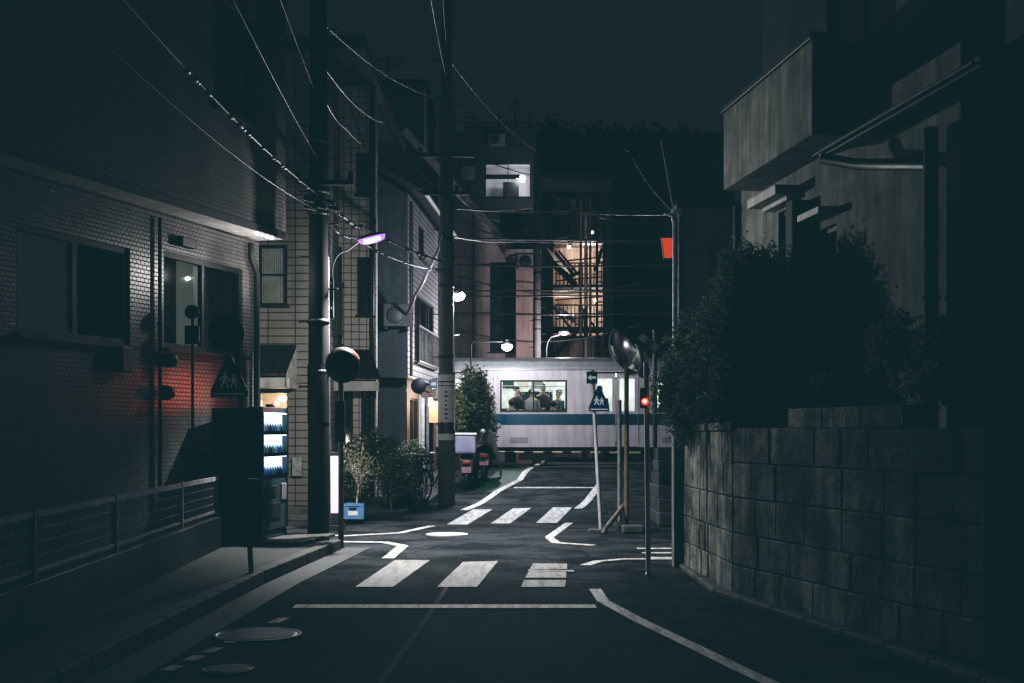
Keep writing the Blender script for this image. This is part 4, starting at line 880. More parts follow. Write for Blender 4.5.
# ------------------------------------------------------------------ far buildings beyond the railway
def simple_building(name, label, px0, px1, pytop, Y, D, m, ops=(), roof='roof_edge', pane='glass'):
    x0, x1 = wx(px0, Y), wx(px1, Y); zt = wz(pytop, Y)
    t = thing(name, label, 'building', (x0, Y, .4))
    oo = [(wx(a, Y) - x0, wx(c, Y) - x0, wz(e, Y), wz(d, Y)) for a, c, d, e in ops]
    b = MB(); face(b, (x0, Y), (1, 0), x1 - x0, .3, zt, oo, .25); face(b, (x1, Y), (0, 1), D, .3, zt); face(b, (x0, Y + D), (0, -1), D, .3, zt); b.build('wall', m, t)
    b = MB(); b.box(x0 - .15, x1 + .15, Y - .15, Y + D + .1, zt, zt + .18); b.build('roof', M[roof], t)
    for o_ in oo: window(t, (x0, Y), (1, 0), *o_, depth=.25, pm=pane, cols=2)
    return t
# gabled beige house
Yb = 47.0
t = thing('gabled_house', 'beige gabled house with sloping white verge directly behind the train', 'house', (wx(400, Yb), Yb, .4))
def PB(px, py, d=0): return Vector((wx(px, Yb), Yb - d, wz(py, Yb)))
b = MB(); x0, x1 = wx(380, Yb), wx(521, Yb)
wins = [(wx(490, Yb) - x0, wx(515, Yb) - x0, wz(352, Yb), wz(262, Yb))]
face(b, (x0, Yb), (1, 0), x1 - x0, .3, wz(262, Yb), wins, .3); b.add([PB(438, 262), PB(521, 262), PB(438, 169)], [(0, 1, 2)]); b.add([PB(521, 262), PB(521, 262) + Vector((0, 9, 0)), PB(521, 262) + Vector((0, 9, 0)) * 1 - Zv(8), Vector((x1, Yb, .3))], [(0, 3, 2, 1)])
b.build('wall', M['beige'], t)
b = MB(); b.add([PB(380, 262), PB(438, 262), PB(438, 169), PB(405, 132), PB(380, 132)], [(0, 1, 2, 3, 4)]); b.build('upper_wall', M['darkwall'], t)
b = MB(); sl = (PB(521, 262) - PB(380, 104)); sl.normalize(); 
e0, e1 = PB(405, 132, .35), PB(524, 265, .35); pr_ = Vector((0, 9.5, 0)); up_ = Vector((-sl.z, 0, sl.x)) * .12
b.add([e0, e1, e1 + pr_, e0 + pr_, e0 + up_, e1 + up_, e1 + pr_ + up_, e0 + pr_ + up_], [(0, 3, 2, 1), (4, 5, 6, 7), (1, 2, 6, 5), (2, 3, 7, 6), (3, 0, 4, 7)]); b.build('roof', M['roof'], t)
b = MB(); b.add([e0 - Vector((0, .02, 0)) - up_ * 1.3, e1 - Vector((0, .02, 0)) - up_ * 1.3, e1 - Vector((0, .02, 0)) + up_ * 1.05, e0 - Vector((0, .02, 0)) + up_ * 1.05], [(0, 1, 2, 3)]); b.build('verge_board', M['fascia'], t)
w = window(t, (x0, Yb), (1, 0), *wins[0], depth=.3, cols=2, bars=2)
pipe_run(t, [PB(474, 215, .06), PB(474, 358, .06)], .05, M['pole_brown']); pipe_run(t, [PB(453, 190, .06), PB(453, 358, .06)], .04, M['dark_metal'])
# pinkish apartment with balcony and rail
Yc = 46.2
t = thing('pink_apartment', 'pinkish rendered apartment block with railed balcony behind the train', 'building', (wx(516, Yc), Yc, .4))
b = MB(); face(b, (wx(516, Yc), Yc), (1, 0), wx(541, Yc) - wx(516, Yc), .3, wz(252, Yc)); face(b, (wx(541, Yc), Yc), (0, 1), 6, .3, wz(252, Yc)); b.build('wall', M['pink'], t)
b = MB(); b.box(wx(505, Yc), wx(541, Yc), Yc - .5, Yc + 2, wz(254, Yc), wz(251, Yc)); b.build('balcony_slab', M['beige'], t)
b = MB()
for k in range(12): b.tube([wp(507 + k * 3, 251, Yc - .4), wp(507 + k * 3, 231, Yc - .4)], .018, 6)
b.tube([wp(506, 231, Yc - .4), wp(541, 231, Yc - .4)], .025, 6); b.build('balcony_rail', M['dark_metal'], t)
b = MB(); face(b, (wx(500, Yc + 1.8), Yc + 1.8), (1, 0), 1.7, wz(255, Yc), wz(205, Yc)); b.build('upper_wall', M['darkwall'], t)
# apartment with lit stairs
Yd = 52.0
t = thing('stair_apartment', 'apartment block with warm lit open staircase beyond the train', 'building', (wx(541, Yd), Yd, .4))
b = MB(); b.quad((wx(541, Yd), Yd + 2.2, .3), (wx(608, Yd), Yd + 2.2, .3), (wx(608, Yd), Yd + 2.2, wz(200, Yd)), (wx(541, Yd), Yd + 2.2, wz(200, Yd))); b.build('rear_wall', mat('warm_render', (.5, .37, .31), .85, var=.5, sc=2, streak=.6), t)
b = MB(); b.box(wx(540, Yd), wx(553, Yd), Yd - .2, Yd + 2.2, .3, wz(215, Yd)); b.build('side_wall', M['darkwall'], t)
b = MB(); b.box(wx(541, Yd), wx(612, Yd), Yd - .4, Yd + 2.4, wz(200, Yd), wz(193, Yd)); b.build('roof', M['roof_edge'], t)
for k, (pa, pb_, ya, yb) in enumerate([(553, 583, 305, 325), (553, 583, 356, 325), (553, 577, 262, 285)]):
    b = MB(); A1, A2 = wp(pa, ya, Yd), wp(pb_, yb, Yd)
    for i in range(9):
        c = A1.lerp(A2, (i + .5) / 9); b.obox(c + Vector((0, .6, 0)), (abs(A2.x - A1.x) / 9 + .02, 1.1, .09))
    b.prism(fixccw([(0, 0), (A2.x - A1.x, A2.z - A1.z), (A2.x - A1.x, A2.z - A1.z + .22), (0, .22)]), A1 + Vector((0, -.01, -.11)), (1, 0, 0), (0, 0, 1), .05); b.build('stair_flight', M['white_paint'] if k < 1 else M['darkwall'], t)
for py in (238, 285, 327):
    b = MB(); b.box(wx(553, Yd), wx(604, Yd), Yd - .1, Yd + 2, wz(py + 2.5, Yd), wz(py, Yd)); b.build('landing', M['darkwall'] if py > 240 else M['beige'], t)
    b = MB()
    for k in range(13): b.tube([wp(556 + k * 3.8, py, Yd - .1), wp(556 + k * 3.8, py - 22, Yd - .1)], .022, 5)
    b.tube([wp(555, py - 22, Yd - .1), wp(604, py - 22, Yd - .1)], .03, 6); b.tube([wp(555, py - 11, Yd - .1), wp(604, py - 11, Yd - .1)], .02, 6); b.build('guard_rail', M['black'], t)
for px in (580.5, 590, 604.5):
    b = MB(); b.box(wx(px - 1.2, Yd), wx(px + 1.2, Yd), Yd - .25, Yd - .05, .3, wz(200, Yd)); b.build('column', M['beige'] if px < 600 else M['black'], t)
for px, py in ((569, 247), (592, 232), (596, 300), (572, 316)):
    b = MB(); b.sphere(wp(px, py, Yd + 1), .07, 10, 6); b.build('stair_lamp', emis('stair_lamp_%d' % px, (1, .72, .45) if px != 572 else (.95, .9, 1), 12), t)
# awning curve in front of stairs
b = MB(); b.add([wp(547, 250, Yd - 1.2), wp(556, 262, Yd - 1.2), wp(566, 271, Yd - 1.2), wp(577, 276, Yd - 1.2), wp(577, 270, Yd + .8), wp(566, 262, Yd + .8), wp(556, 252, Yd + .8), wp(547, 240, Yd + .8)], [(0, 1, 6, 7), (1, 2, 5, 6), (2, 3, 4, 5)]); tag(b.build('awning', M['black']), 'dark drooping awning left of the warm lit stairs', 'awning')
# dark building with lit white balcony room above
Ye = 60.0
t = simple_building('dark_block', 'dark flat roofed block with brightly lit white balcony room', 452, 536, 130, Ye, 10, M['darkwall'], [(485, 531, 163, 197)], pane='clear')
for ch in list(t.children):
    if ch.name.startswith('window'): 
        for g_ in list(ch.children): 
            if g_.name.startswith('pane'): bpy.data.objects.remove(g_)
b = MB(); b.box(wx(485, Ye), wx(531, Ye), Ye + .4, Ye + 1.8, wz(197, Ye), wz(161, Ye)); b.f.pop(2); b.sm.pop(2); b.build('lit_room', M['white_paint'], t)
b = MB(); b.box(wx(503, Ye), wx(519, Ye), Ye + .5, Ye + 1.2, wz(199, Ye), wz(180, Ye)); b.build('wardrobe', M['dark_metal'], t)
b = MB(); b.sphere(wp(522, 179, Ye + .3), .16, 10, 6); b.build('room_lamp', emis('room_lamp', (.92, .93, 1), 25), t)
b = MB(); b.box(wx(484, Ye), wx(520, Ye), Ye + .1, Ye + .3, wz(178, Ye), wz(174, Ye)); b.build('balcony_bar', M['dark_metal'], t)
b = MB(); b.box(wx(461, Ye), wx(475, Ye), Ye - .06, Ye, wz(180, Ye), wz(166, Ye)); b.build('shutter_box', M['greywall'], t, .03)
b = MB()
for px in (440, 474, 499, 530): b.tube([wp(px, 130, Ye), wp(px, 113, Ye)], .05, 6)
b.tube([wp(440, 117, Ye), wp(530, 117, Ye)], .04, 6); b.tube([wp(440, 123, Ye), wp(530, 123, Ye)], .04, 6); b.build('roof_rail', M['dark_metal'], t)
b = MB(); b.obox(wp(460, 119, Ye), (.4, .4, 1.1)); b.obox(wp(456, 115, Ye), (.3, .3, 1.3)); b.build('chimney', M['greywall'], t, .02)
def antenna(px, py0, py1, Y, label):
    b = MB(); b.tube([wp(px, py1, Y), wp(px, py0, Y)], .03, 6)
    for k, w_ in enumerate((.9, .75, .6, .5)): b.obox(wp(px, py0 + 3 + k * 3.2, Y), (w_, .03, .03))
    tag(b.build('antenna', M['dark_metal']), label, 'antenna')
antenna(515, 98, 131, 60.5, 'thin television antenna on the dark block roof')
antenna(388, 56, 104, 33, 'thin rooftop antenna above the siding house roof')
t = simple_building('dark_apartment', 'tall dark apartment block half hidden behind the wires', 608, 735, 136, 66, 12, M['darkwall'], [(625, 640, 170, 190), (655, 670, 170, 190), (625, 640, 215, 240), (655, 670, 215, 240)])
t = simple_building('side_block', 'shadowed grey block between dark block and stairs', 538, 612, 178, 64, 8, M['greywall'], [(560, 575, 195, 215)])
t = simple_building('pale_rear_block', 'pale block showing above the roofs on the left', 338, 424, 84, 58, 8, mat('night_pale_wall', (.22, .23, .26), .8), [(352, 372, 108, 130)])
for k, (px, py, lab) in enumerate([(566, 206, 'small air conditioner on the dark wall above the lit stairs'), (528, 262, 'air conditioner on the pink apartment wall under its balcony'), (497, 140, 'air conditioner beside the lit white balcony room')]):
    Y0 = (50.8, 46.0, 59.8)[k]; c = wp(px, py, Y0); t = thing('air_conditioner', lab, 'air conditioner', c)
    b = MB(); b.obox(c, (.75, .3, .55)); b.build('casing', M['greywall'], t, .03)
    b = MB(); b.lathe([(0, .01), (.2, .01), (.22, 0), (.22, -.02)], c + Vector((-.1, -.155, 0)), (0, -1, 0), 18); b.build('fan_grille', M['dark_metal'], t)
for k, (px0, py0, px1, py1, Y0, lab) in enumerate([(456, 222, 600, 229, 45.6, 'thin dark wire above the pink balcony'), (456, 276, 640, 283, 45.6, 'thin dark wire across the warm lit stairs'), (456, 330, 640, 325, 45.6, 'lowest thin dark wire behind the train lamp'), (460, 150, 610, 178, 55, 'dark wire sloping past the lit balcony room'), (545, 190, 670, 222, 48, 'dark wire sloping to the red sign')]):
    b = MB(); A1, A2 = wp(px0, py0, Y0), wp(px1, py1, Y0); b.tube([A1.lerp(A2, i / 10) - Vector((0, 0, .5 * math.sin(math.pi * i / 10))) for i in range(11)], .022, 5); tag(b.build('wire', M['cable']), lab, 'wire')
# scaffold tower
t = thing('scaffold', 'dark lattice scaffold tower in front of the warm stairs', 'scaffold', (wx(605, 49), 49, .4))
b = MB()
for px in (597, 604, 612): 
    b.tube([wp(px, 470, 49), wp(px, 212, 49)], .05, 6); 
b.build('uprights', M['black'], t)
b = MB()
for k in range(14):
    y_ = 222 + k * 10; b.tube([wp(597, y_, 49), wp(612, y_, 49)], .03, 5); b.tube([wp(604, y_, 49), wp(612, y_ + 10, 49)], .022, 5)
for k in range(5): b.tube([wp(555, 262 + k * 19, 49), wp(612, 256 + k * 20, 49)], .03, 5)
rq = random.Random(9)
for k in range(9):
    a0, c0 = rq.uniform(548, 600), rq.uniform(225, 340); b.tube([wp(a0, c0, 48.6), wp(a0 + rq.uniform(-4, 26), c0 + rq.uniform(-24, 30), 48.9)], rq.choice((.03, .045, .07)), 5)
b.build('braces', M['black'], t)
b = MB(); b.tube([wp(586, 215, 49.4), wp(586, 358, 49.4)], .07, 8); b.build('drain_pipe', M['beige'], t)

# ------------------------------------------------------------------ railway and train
YT = 39.4
for y_ in (40.15, 41.22, 44.1, 45.2):
    b = MB(); b.box(-30, 30, y_ - .035, y_ + .035, .45, .475); tag(b.build('rail', M['pole_metal']), 'steel rail under the train, %s' % {40.15: 'nearest', 41.22: 'second nearest', 44.1: 'second farthest', 45.2: 'farthest'}[y_], 'rail', 'rails of the crossing')
b = MB(); b.quad((-30, 38.6, .452), (-2.3, 38.6, .452), (-2.3, 46.5, .452), (-30, 46.5, .452)); b.quad((4.6, 38.6, .452), (30, 38.6, .452), (30, 46.5, .452), (4.6, 46.5, .452)); o = b.build('ballast', mat('ballast', (.06, .055, .05), .95, var=.6, sc=14, bmp=1.5)); o['kind'] = 'stuff'
t = thing('train', 'lilac white commuter train with blue band crossing the street', 'train', (1, 40.8, .475))
TX0, TX1 = -9.0, 11.0; yb0, yb1 = YT, YT + 2.8; zb, zs, zt = 1.08, 3.42, 3.81
wl, wr = wx(500, YT), wx(567, YT); dl, dr = wx(594, YT), wx(638, YT); per = 4.62
wins, doors = [], []
for k in range(-2, 3):
    a, c = wl + k * per, wr + k * per
    if a > TX0 + .3 and c < TX1 - .3: wins.append((a, c))
    a, c = dl + k * per, dr + k * per
    if a > TX0 + .3 and c < TX1 - .3: doors.append((a, c))
zw0, zw1 = wz(412, YT), wz(380, YT)
ops = [(a - TX0, c - TX0, zw0, zw1) for a, c in wins] + [(a - TX0, c - TX0, zb + .02, wz(373, YT)) for a, c in doors]
b = MB(); face(b, (TX0, yb0), (1, 0), TX1 - TX0, zb, zs, ops, .06); face(b, (TX1, yb1), (-1, 0), TX1 - TX0, zb, zs, [(TX1 - c, TX1 - a, zw0, zw1) for a, c in wins], .06); face(b, (TX1, yb0), (0, 1), 2.8, zb, zs); face(b, (TX0, yb1), (0, -1), 2.8, zb, zs)
b.build('body', M['train_white'], t)
# blue band panels between the doors (3 mm proud)
zb0, zb1 = wz(425, YT), wz(414, YT)
segs = []; x = TX0
for a, c in doors: segs.append((x, a - .004)); x = c + .004
segs.append((x, TX1))
b = MB()
for a, c in segs: b.box(a, c, yb0 - .004, yb0 + .0, zb0, zb1); b.f.pop(-3)
b.build('blue_band', M['train_blue'], t)
# roof, gutter
prof = [(yb0 - .05, zs + .0), (yb0 - .05, zs + .10), (yb0 + .10, zs + .26), (yb0 + .5, zs + .39), (yb0 + 1.4, zs + .45), (yb1 - .5, zs + .39), (yb1 - .1, zs + .26), (yb1 + .05, zs + .1), (yb1 + .05, zs)]
b = MB(); n_ = len(prof); b.add([(TX0, y, z) for y, z in prof] + [(TX1, y, z) for y, z in prof], [(i, i + n_, i + 1 + n_, i + 1) for i in range(n_ - 1)] + [(n_ - 1, 2 * n_ - 1, n_, 0), tuple(range(n_)), tuple(reversed(range(n_, 2 * n_)))]); b.build('roof', M['train_grey'], t)
b = MB(); b.box(TX0, TX1, yb0 - .075, yb0 - .051, zs + .005, zs + .03); b.build('gutter', M['pole_metal'], t)
# windows and doors
for a, c in wins:
    fr = MB(); w_ = .055
    for x_ in (a + w_ / 2, c - w_ / 2): fr.box(x_ - w_ / 2, x_ + w_ / 2, yb0 - .012, yb0 + .05, zw0, zw1)
    fr.box(a + w_, c - w_, yb0 - .012, yb0 + .05, zw0, zw0 + w_); fr.box(a + w_, c - w_, yb0 - .012, yb0 + .05, zw1 - w_, zw1); fr.box((a + c) / 2 - .02, (a + c) / 2 + .02, yb0 + .01, yb0 + .045, zw0 + w_, zw1 - w_)
    f_ = fr.build('window', M['black'], t, .012); gl = MB(); gl.quad((a + .03, yb0 + .03, zw0 + .03), (c - .03, yb0 + .03, zw0 + .03), (c - .03, yb0 + .03, zw1 - .03), (a + .03, yb0 + .03, zw1 - .03)); gl.build('pane', M['clear'], f_)
for a, c in doors:
    md = (a + c) / 2; zt_ = wz(373, YT)
    for x0_, x1_ in ((a, md - .012), (md + .012, c)):
        wx0, wx1, wz0, wz1 = x0_ + .1, x1_ - .1, wz(411, YT), wz(378.5, YT); dd = MB()
        face(dd, (x0_, yb0 + .03), (1, 0), x1_ - x0_, zb + .02, zt_, [(wx0 - x0_, wx1 - x0_, wz0, wz1)], .03); d_ = dd.build('door', M['train_white'], t)
        pp = MB(); pp.quad((wx0, yb0 + .05, wz0), (wx1, yb0 + .05, wz0), (wx1, yb0 + .05, wz1), (wx0, yb0 + .05, wz1)); pp.build('pane', M['clear'], d_)
        bd = MB(); bd.box(x0_, x1_, yb0 + .026, yb0 + .03, zb0, zb1); bd.build('band', M['train_blue'], d_)
b = MB()
for x_ in [v for a, c in doors for v in (a - .02, c + .02)] + [w_ + o_ for w_ in [(a + c) / 2 for a, c in wins] for o_ in (-1.22,)]:
    b.box(x_ - .006, x_ + .006, yb0 - .0065, yb0 - .0045, zb + .05, zs - .02)
b.build('panel_seams', M['under'], t)
b = MB()
for a, c in wins: b.box(a - .02, c + .02, yb0 - .0065, yb0 - .003, zw0 - .035, zw0 - .012); b.box(a + .3, a + .85, yb0 - .007, yb0 - .003, zb + .12, zb + .3)
b.build('trim_strips', M['train_grey'], t)
for a, c in doors:
    b = MB()
    for k in (-.012, .012): b.box((a + c) / 2 + k - .008, (a + c) / 2 + k + .008, yb0 + .022, yb0 + .029, zb + .05, wz(373, YT) - .02)
    b.box(a, c, yb0 - .01, yb0 + .02, zb - .02, zb + .018); b.box(a + .05, c - .05, yb0 - .02, yb0 - .006, zs - .10, zs - .06); b.build('door_fittings', M['under'], t)
# interior
b = MB(); b.box(TX0 + .1, TX1 - .1, yb0 + .1, yb1 - .1, 1.15, 1.2); b.build('floor', M['cl_grey'], t)
inner = MB(); inner.quad((TX0 + .1, yb1 - .1, 1.2), (TX1 - .1, yb1 - .1, 1.2), (TX1 - .1, yb1 - .1, 3.3), (TX0 + .1, yb1 - .1, 3.3)); inner.quad((TX0 + .1, yb0 + .1, 3.36), (TX0 + .1, yb1 - .1, 3.36), (TX1 - .1, yb1 - .1, 3.36), (TX1 - .1, yb0 + .1, 3.36)); inner.build('interior_lining', mat('interior_cream', (.7, .72, .68), .6), t)
for y_ in (yb0 + .8, yb0 + 2.0):
    b = MB(); b.box(TX0 + .3, TX1 - .3, y_ - .06, y_ + .06, 3.30, 3.34); b.build('ceiling_tube', emis('train_tube_%.1f' % y_, (.92, 1, .93), 22), t)
for a, c in wins:
    b = MB(); b.box(a - .15, c + .15, yb0 + .12, yb0 + .5, 1.5, 1.62); b.box(a - .15, c + .15, yb0 + .1, yb0 + .18, 1.62, 2.1); b.build('bench', M['cl_dkgreen'], t, .03)
    b = MB(); b.box(a - .15, c + .15, yb1 - .5, yb1 - .12, 1.5, 1.62); b.box(a - .15, c + .15, yb1 - .2, yb1 - .12, 1.62, 2.3); b.build('bench', M['cl_dkgreen'], t, .03)
    b = MB(); b.tube([(a - .1, yb0 + .55, 2.95), (c + .1, yb0 + .55, 2.95)], .016, 6)
    for k in range(7):
        x_ = a + .15 + k * .28; b.tube([(x_, yb0 + .55, 2.95), (x_, yb0 + .55, 2.8)], .01, 5); b.lathe([(.035, -.008), (.05, 0), (.035, .008)], (x_, yb0 + .55, 2.75), (0, 1, 0), 10)
    b.build('strap_rail', M['white_paint'], t)
    b = MB(); b.box(a + .55, c - .35, yb1 - .11, yb1 - .105, 2.3, 2.85); b.build('far_window', M['glass'], t)
for a, c in doors:
    b = MB(); b.tube([(a - .05, yb0 + .5, 1.2), (a - .05, yb0 + .5, 3.3)], .018, 8); b.tube([(c + .05, yb0 + .5, 1.2), (c + .05, yb0 + .5, 3.3)], .018, 8); b.build('grab_pole', M['white_paint'], t)
# underframe
b = MB(); b.box(TX0 + .2, TX1 - .2, yb0 + .2, yb1 - .2, .98, 1.078)
for x_, w_ in ((-3.2, 1.6), (-.9, .9), (.75, 1.1), (3.6, .6), (5.0, 1.2)): b.box(x_ - w_ / 2, x_ + w_ / 2, yb0 + .12, yb0 + .7, .68, .975)
b.build('underframe', M['under'], t, .01)
for bx in (-6.4, 8.4):
    b = MB(); b.box(bx - 1.5, bx + 1.5, yb0 + .45, yb0 + .6, .75, .95); b.box(bx - 1.5, bx + 1.5, yb1 - .6, yb1 - .45, .75, .95); b.box(bx - .3, bx + .3, yb0 + .4, yb1 - .4, .7, .97); bo = b.build('bogie', M['under'], t, .02)
    for sx in (-1.05, 1.05):
        b = MB(); b.lathe([(0, .06), (.2, .06), (.4, .05), (.42, .03), (.42, -.03), (.45, -.05), (.45, -.07), (0, -.07)], (bx + sx, 40.18, .475 + .44), (0, -1, 0), 24); b.lathe([(0, .06), (.2, .06), (.4, .05), (.42, .03), (.42, -.03), (.45, -.05), (.45, -.07), (0, -.07)], (bx + sx, 41.2, .475 + .44), (0, 1, 0), 24); b.tube([(bx + sx, 40.18, .915), (bx + sx, 41.2, .915)], .07, 10); b.build('wheel', M['under'], bo)
# passengers
def skin_person(name, joints, edges, radii, m):
    me = bpy.data.meshes.new(name); me.from_pydata(joints, edges, []); o = bpy.data.objects.new(name, me); COL.objects.link(o)
    sk = o.modifiers.new('skin', 'SKIN'); ss = o.modifiers.new('sub', 'SUBSURF'); ss.levels = 1; ss.render_levels = 1
    for i, r in enumerate(radii): me.skin_vertices[0].data[i].radius = (r, r)
    me.skin_vertices[0].data[0].use_root = True; me.materials.append(m); return o
def passenger(x, y, zf, seated, cloth, label, face_dir, turn=0, sc=1):
    t = thing('person', label, 'person', (x, y, zf), 'passengers inside the train')
    f = face_dir
    if seated: hip, kn, ft = .48, (.42 * f, .5), (.45 * f, .05)
    else: hip, kn, ft = .92, (.03 * f, .5), (0, .05)
    J = [(0, 0, hip), (0, 0, hip + .25), (0, 0, hip + .47), (0, 0, hip + .57), (0, .02 * f, hip + .68), (0, .02 * f, hip + .78)]
    E = [(0, 1), (1, 2), (2, 3), (3, 4), (4, 5)]; R = [.14, .13, .13, .055, .088, .075]
    for s_ in (-1, 1):
        i = len(J); J += [(s_ * .18, 0, hip + .46), (s_ * .23, .03 * f, hip + .2), (s_ * .15, .22 * f, hip + .08), (s_ * .09, .3 * f, hip + .1)]; E += [(2, i), (i, i + 1), (i + 1, i + 2), (i + 2, i + 3)]; R += [.07, .05, .04, .035]
        i = len(J); J += [(s_ * .1, kn[0] if not seated else .1 * f, hip - .05 if seated else .8), (s_ * .11, kn[0], kn[1]), (s_ * .11, ft[0], ft[1]), (s_ * .11, ft[0] + .14 * f, .03)]; E += [(0, i), (i, i + 1), (i + 1, i + 2), (i + 2, i + 3)]; R += [.1, .07, .045, .04]
    o = skin_person('body', J, E, R, M['skin']); o.parent = t
    b = MB(); zc = hip + .77; b.sphere((0, -.015 * f, zc), .112, 12, 8, (.95, 1.05, .95)); b.v = [Vector((v.x, v.y - .012 * f, max(v.z, zc - .015 if v.y * f > 0 else zc - .11))) for v in b.v]; b.build('hair', M['hair'], t, org=(0, 0, 0))
    b = MB(); b.lathe([(.0, hip - .06), (.19, hip - .06), (.18, hip + .2), (.2, hip + .38), (.15, hip + .5), (.07, hip + .54)], (0, 0, 0), n=18); b.v = [Vector((v.x * 1.12, v.y * .78, v.z)) for v in b.v]; 
    for s_ in (-1, 1): b.tube([(s_ * .19, 0, hip + .46), (s_ * .24, .03 * f, hip + .2), (s_ * .16, .2 * f, hip + .09)], [.085, .068, .055], 10)
    b.build('jacket', cloth, t, org=(0, 0, 0))
    b = MB(); b.sphere((0, .115 * f, hip + .69), .018, 8, 5); b.build('nose', M['skin'], t, org=(0, 0, 0))
    t.rotation_euler = (0, 0, turn); t.scale = (sc, sc, sc); return t
ps = [(-.02, .42, True, 'cl_navy', 'seated train passenger in navy jacket, lower left of the long window', 1, .2, 1), (1.28, .40, True, 'cl_grey', 'seated train passenger in grey top, lower right of the long window', 1, -.3, .97),
      (.16, 1.35, False, 'cl_black', 'standing train passenger in black coat at the window left part', -1, .9, 1.0), (.62, 1.0, False, 'cl_grey', 'standing train passenger in grey jacket left of the window bar', 1, -.6, .95), (.98, 1.6, False, 'cl_black', 'tall standing train passenger in black coat right of the window bar', -1, .5, 1.05),
      (1.45, 1.15, False, 'cl_dkgreen', 'standing train passenger in dark green coat at the window right end', -1, -.9, .93), (.75, 2.1, True, 'cl_cream', 'train passenger in cream top seated on the far bench', -1, 0, 1), (2.75, 1.2, False, 'cl_navy', 'standing train passenger in navy jacket behind the left door pane', -1, .4, 1)]
for x, dy, st, cm_, lab, fd, tn, sc_ in ps: passenger(x, yb0 + dy, 1.2, st, M[cm_], lab, fd, tn, sc_)
for k, (a, c) in enumerate(wins):
    for q in range(4):
        b = MB(); x_ = a + .25 + q * .45; b.obox((x_, yb0 + 1.35, 3.02), (.36, .01, .26)); b.build('hanging_poster', (M['white_paint'], M['cl_dkgreen'], M['cl_cream'], M['cl_grey'])[(q + k) % 4], t)
    b = MB()
    for q in range(5): b.tube([(a - .1, yb0 + .16 + q * .07, 2.82), (c + .1, yb0 + .16 + q * .07, 2.82)], .008, 5)
    b.build('luggage_rack', M['pole_metal'], t)

# catenary beam and contact wires
b = MB(); b.tube([wp(440, 239, 38.2), wp(740, 241, 38.2)], .035, 8); b.tube([wp(440, 241.6, 38.2), wp(740, 243.4, 38.2)], .02, 6); tag(b.build('span_beam', M['cable_grey']), 'pale horizontal span tube across the railway above the train', 'span beam')
for y_, Y0, lab in ((291, 40.6, 'upper pale overhead contact wire above the train'), (296.5, 41.6, 'lower pale overhead contact wire above the train')):
    b = MB(); b.tube([wp(440, y_, Y0), wp(560, y_ - .6, Y0), wp(680, y_ - 1.2, Y0), wp(760, y_ - 2, Y0)], .022, 6); tag(b.build('contact_wire', M['cable_grey']), lab, 'wire')
for y_, lab in ((209, 'dark cable crossing level above the span tube'), (264, 'dark cable below the span tube'), (312, 'lowest dark cable over the train')):
    b = MB(); b.tube([wp(385, y_ - 1, 42.4), wp(537, y_ + 2.5, 42.4), wp(700, y_ + 1, 42.4)], .03, 6); tag(b.build('feeder_cable', M['cable']), lab, 'wire')
# crossing signal with crossbuck near the hedge
Yx = 35.5; Xx = wx(655, Yx)
t = thing('crossing_signal', 'railway crossing signal with black and white crossbuck above the hedge', 'crossing signal', (Xx, Yx, gz(Yx)))
b = MB(); b.tube([(Xx, Yx, gz(Yx)), (Xx, Yx, wz(330, Yx))], .06, 10); b.build('post', M['dark_metal'], t)
for s_ in (1, -1):
    b = MB(); c = wp(655, 347, Yx - .07)
    for k in range(5):
        if k % 2 == 0: b.obox(c + Vector((s_ * (k - 2) * .2 * .8, -.012 * (s_ + 1), (k - 2) * .2 * .6)), (.2, .02, .2), (s_ * .8, 0, .6), (-s_ * .6, 0, .8))
    b.build('crossbuck_stripe', M['stucco_dk'], t)
    b = MB(); b.obox(c + Vector((0, .02 + .02 * s_, 0)), (1.1, .015, .21), (s_ * .8, 0, .6), (-s_ * .6, 0, .8)); b.build('crossbuck_arm', M['black'], t)
for s_ in (-1, 1):
    b = MB(); b.lathe([(.0, .02), (.17, .02), (.17, -.08), (0, -.1)], wp(655, 372, Yx - .1) + Vector((s_ * .3, 0, 0)), (0, -1, 0), 18); b.build('lamp_disc', M['black'], t)
# lowered crossing gate
Yg2 = 37.9; t = thing('crossing_gate', 'lowered pale and black striped crossing gate bar in front of the train', 'crossing gate', (wx(480, Yg2), Yg2, gz(Yg2)))
b = MB(); b.obox((wx(480, Yg2), Yg2, gz(Yg2) + .5), (.3, .3, 1.0)); b.build('gate_machine', M['black'], t, .03)
za = wz(452, Yg2)
b = MB(); b.tube([(wx(480, Yg2), Yg2 - .16, za), (wx(640, Yg2), Yg2 - .16, za - .02)], .032, 8); bar = b.build('gate_bar', mat('pale_gate_paint', (.5, .45, .3), .5), t)
b = MB()
for k in range(8):
    x0 = wx(486 + k * 19, Yg2); b.tube([(x0, Yg2 - .16, za - .0025 * k), (x0 + .26, Yg2 - .16, za - .0025 * k)], .034, 8)
b.build('stripes', M['black'], bar)
# crossing lamp on post behind the left tree
Yf = 37.6; LC = wp(507, 345, 37.75)
t = thing('flood_lamp', 'bright white flood lamp just above the train roof line', 'street lamp', (wx(471, Yf), Yf, gz(Yf)))
b = MB(); b.tube([(wx(471, Yf), Yf, gz(Yf)), (wx(471, Yf), Yf, wz(346, Yf)), (wx(473, Yf), Yf, wz(341.5, Yf)), (LC.x, LC.y, wz(341.5, Yf))], .022, 8); b.build('pole', M['sign_back'], t)
b = MB(); b.lathe([(.04, .14), (.12, .08), (.16, 0), (.15, 0)], LC, (0, -.15, 1), 16); b.build('shade', M['dark_metal'], t)
b = MB(); b.sphere(LC - Zv(.03), .15, 12, 8, (1, 1, .95)); b.build('bulb', emis('flood_bulb', (.95, .92, 1), 60), t)

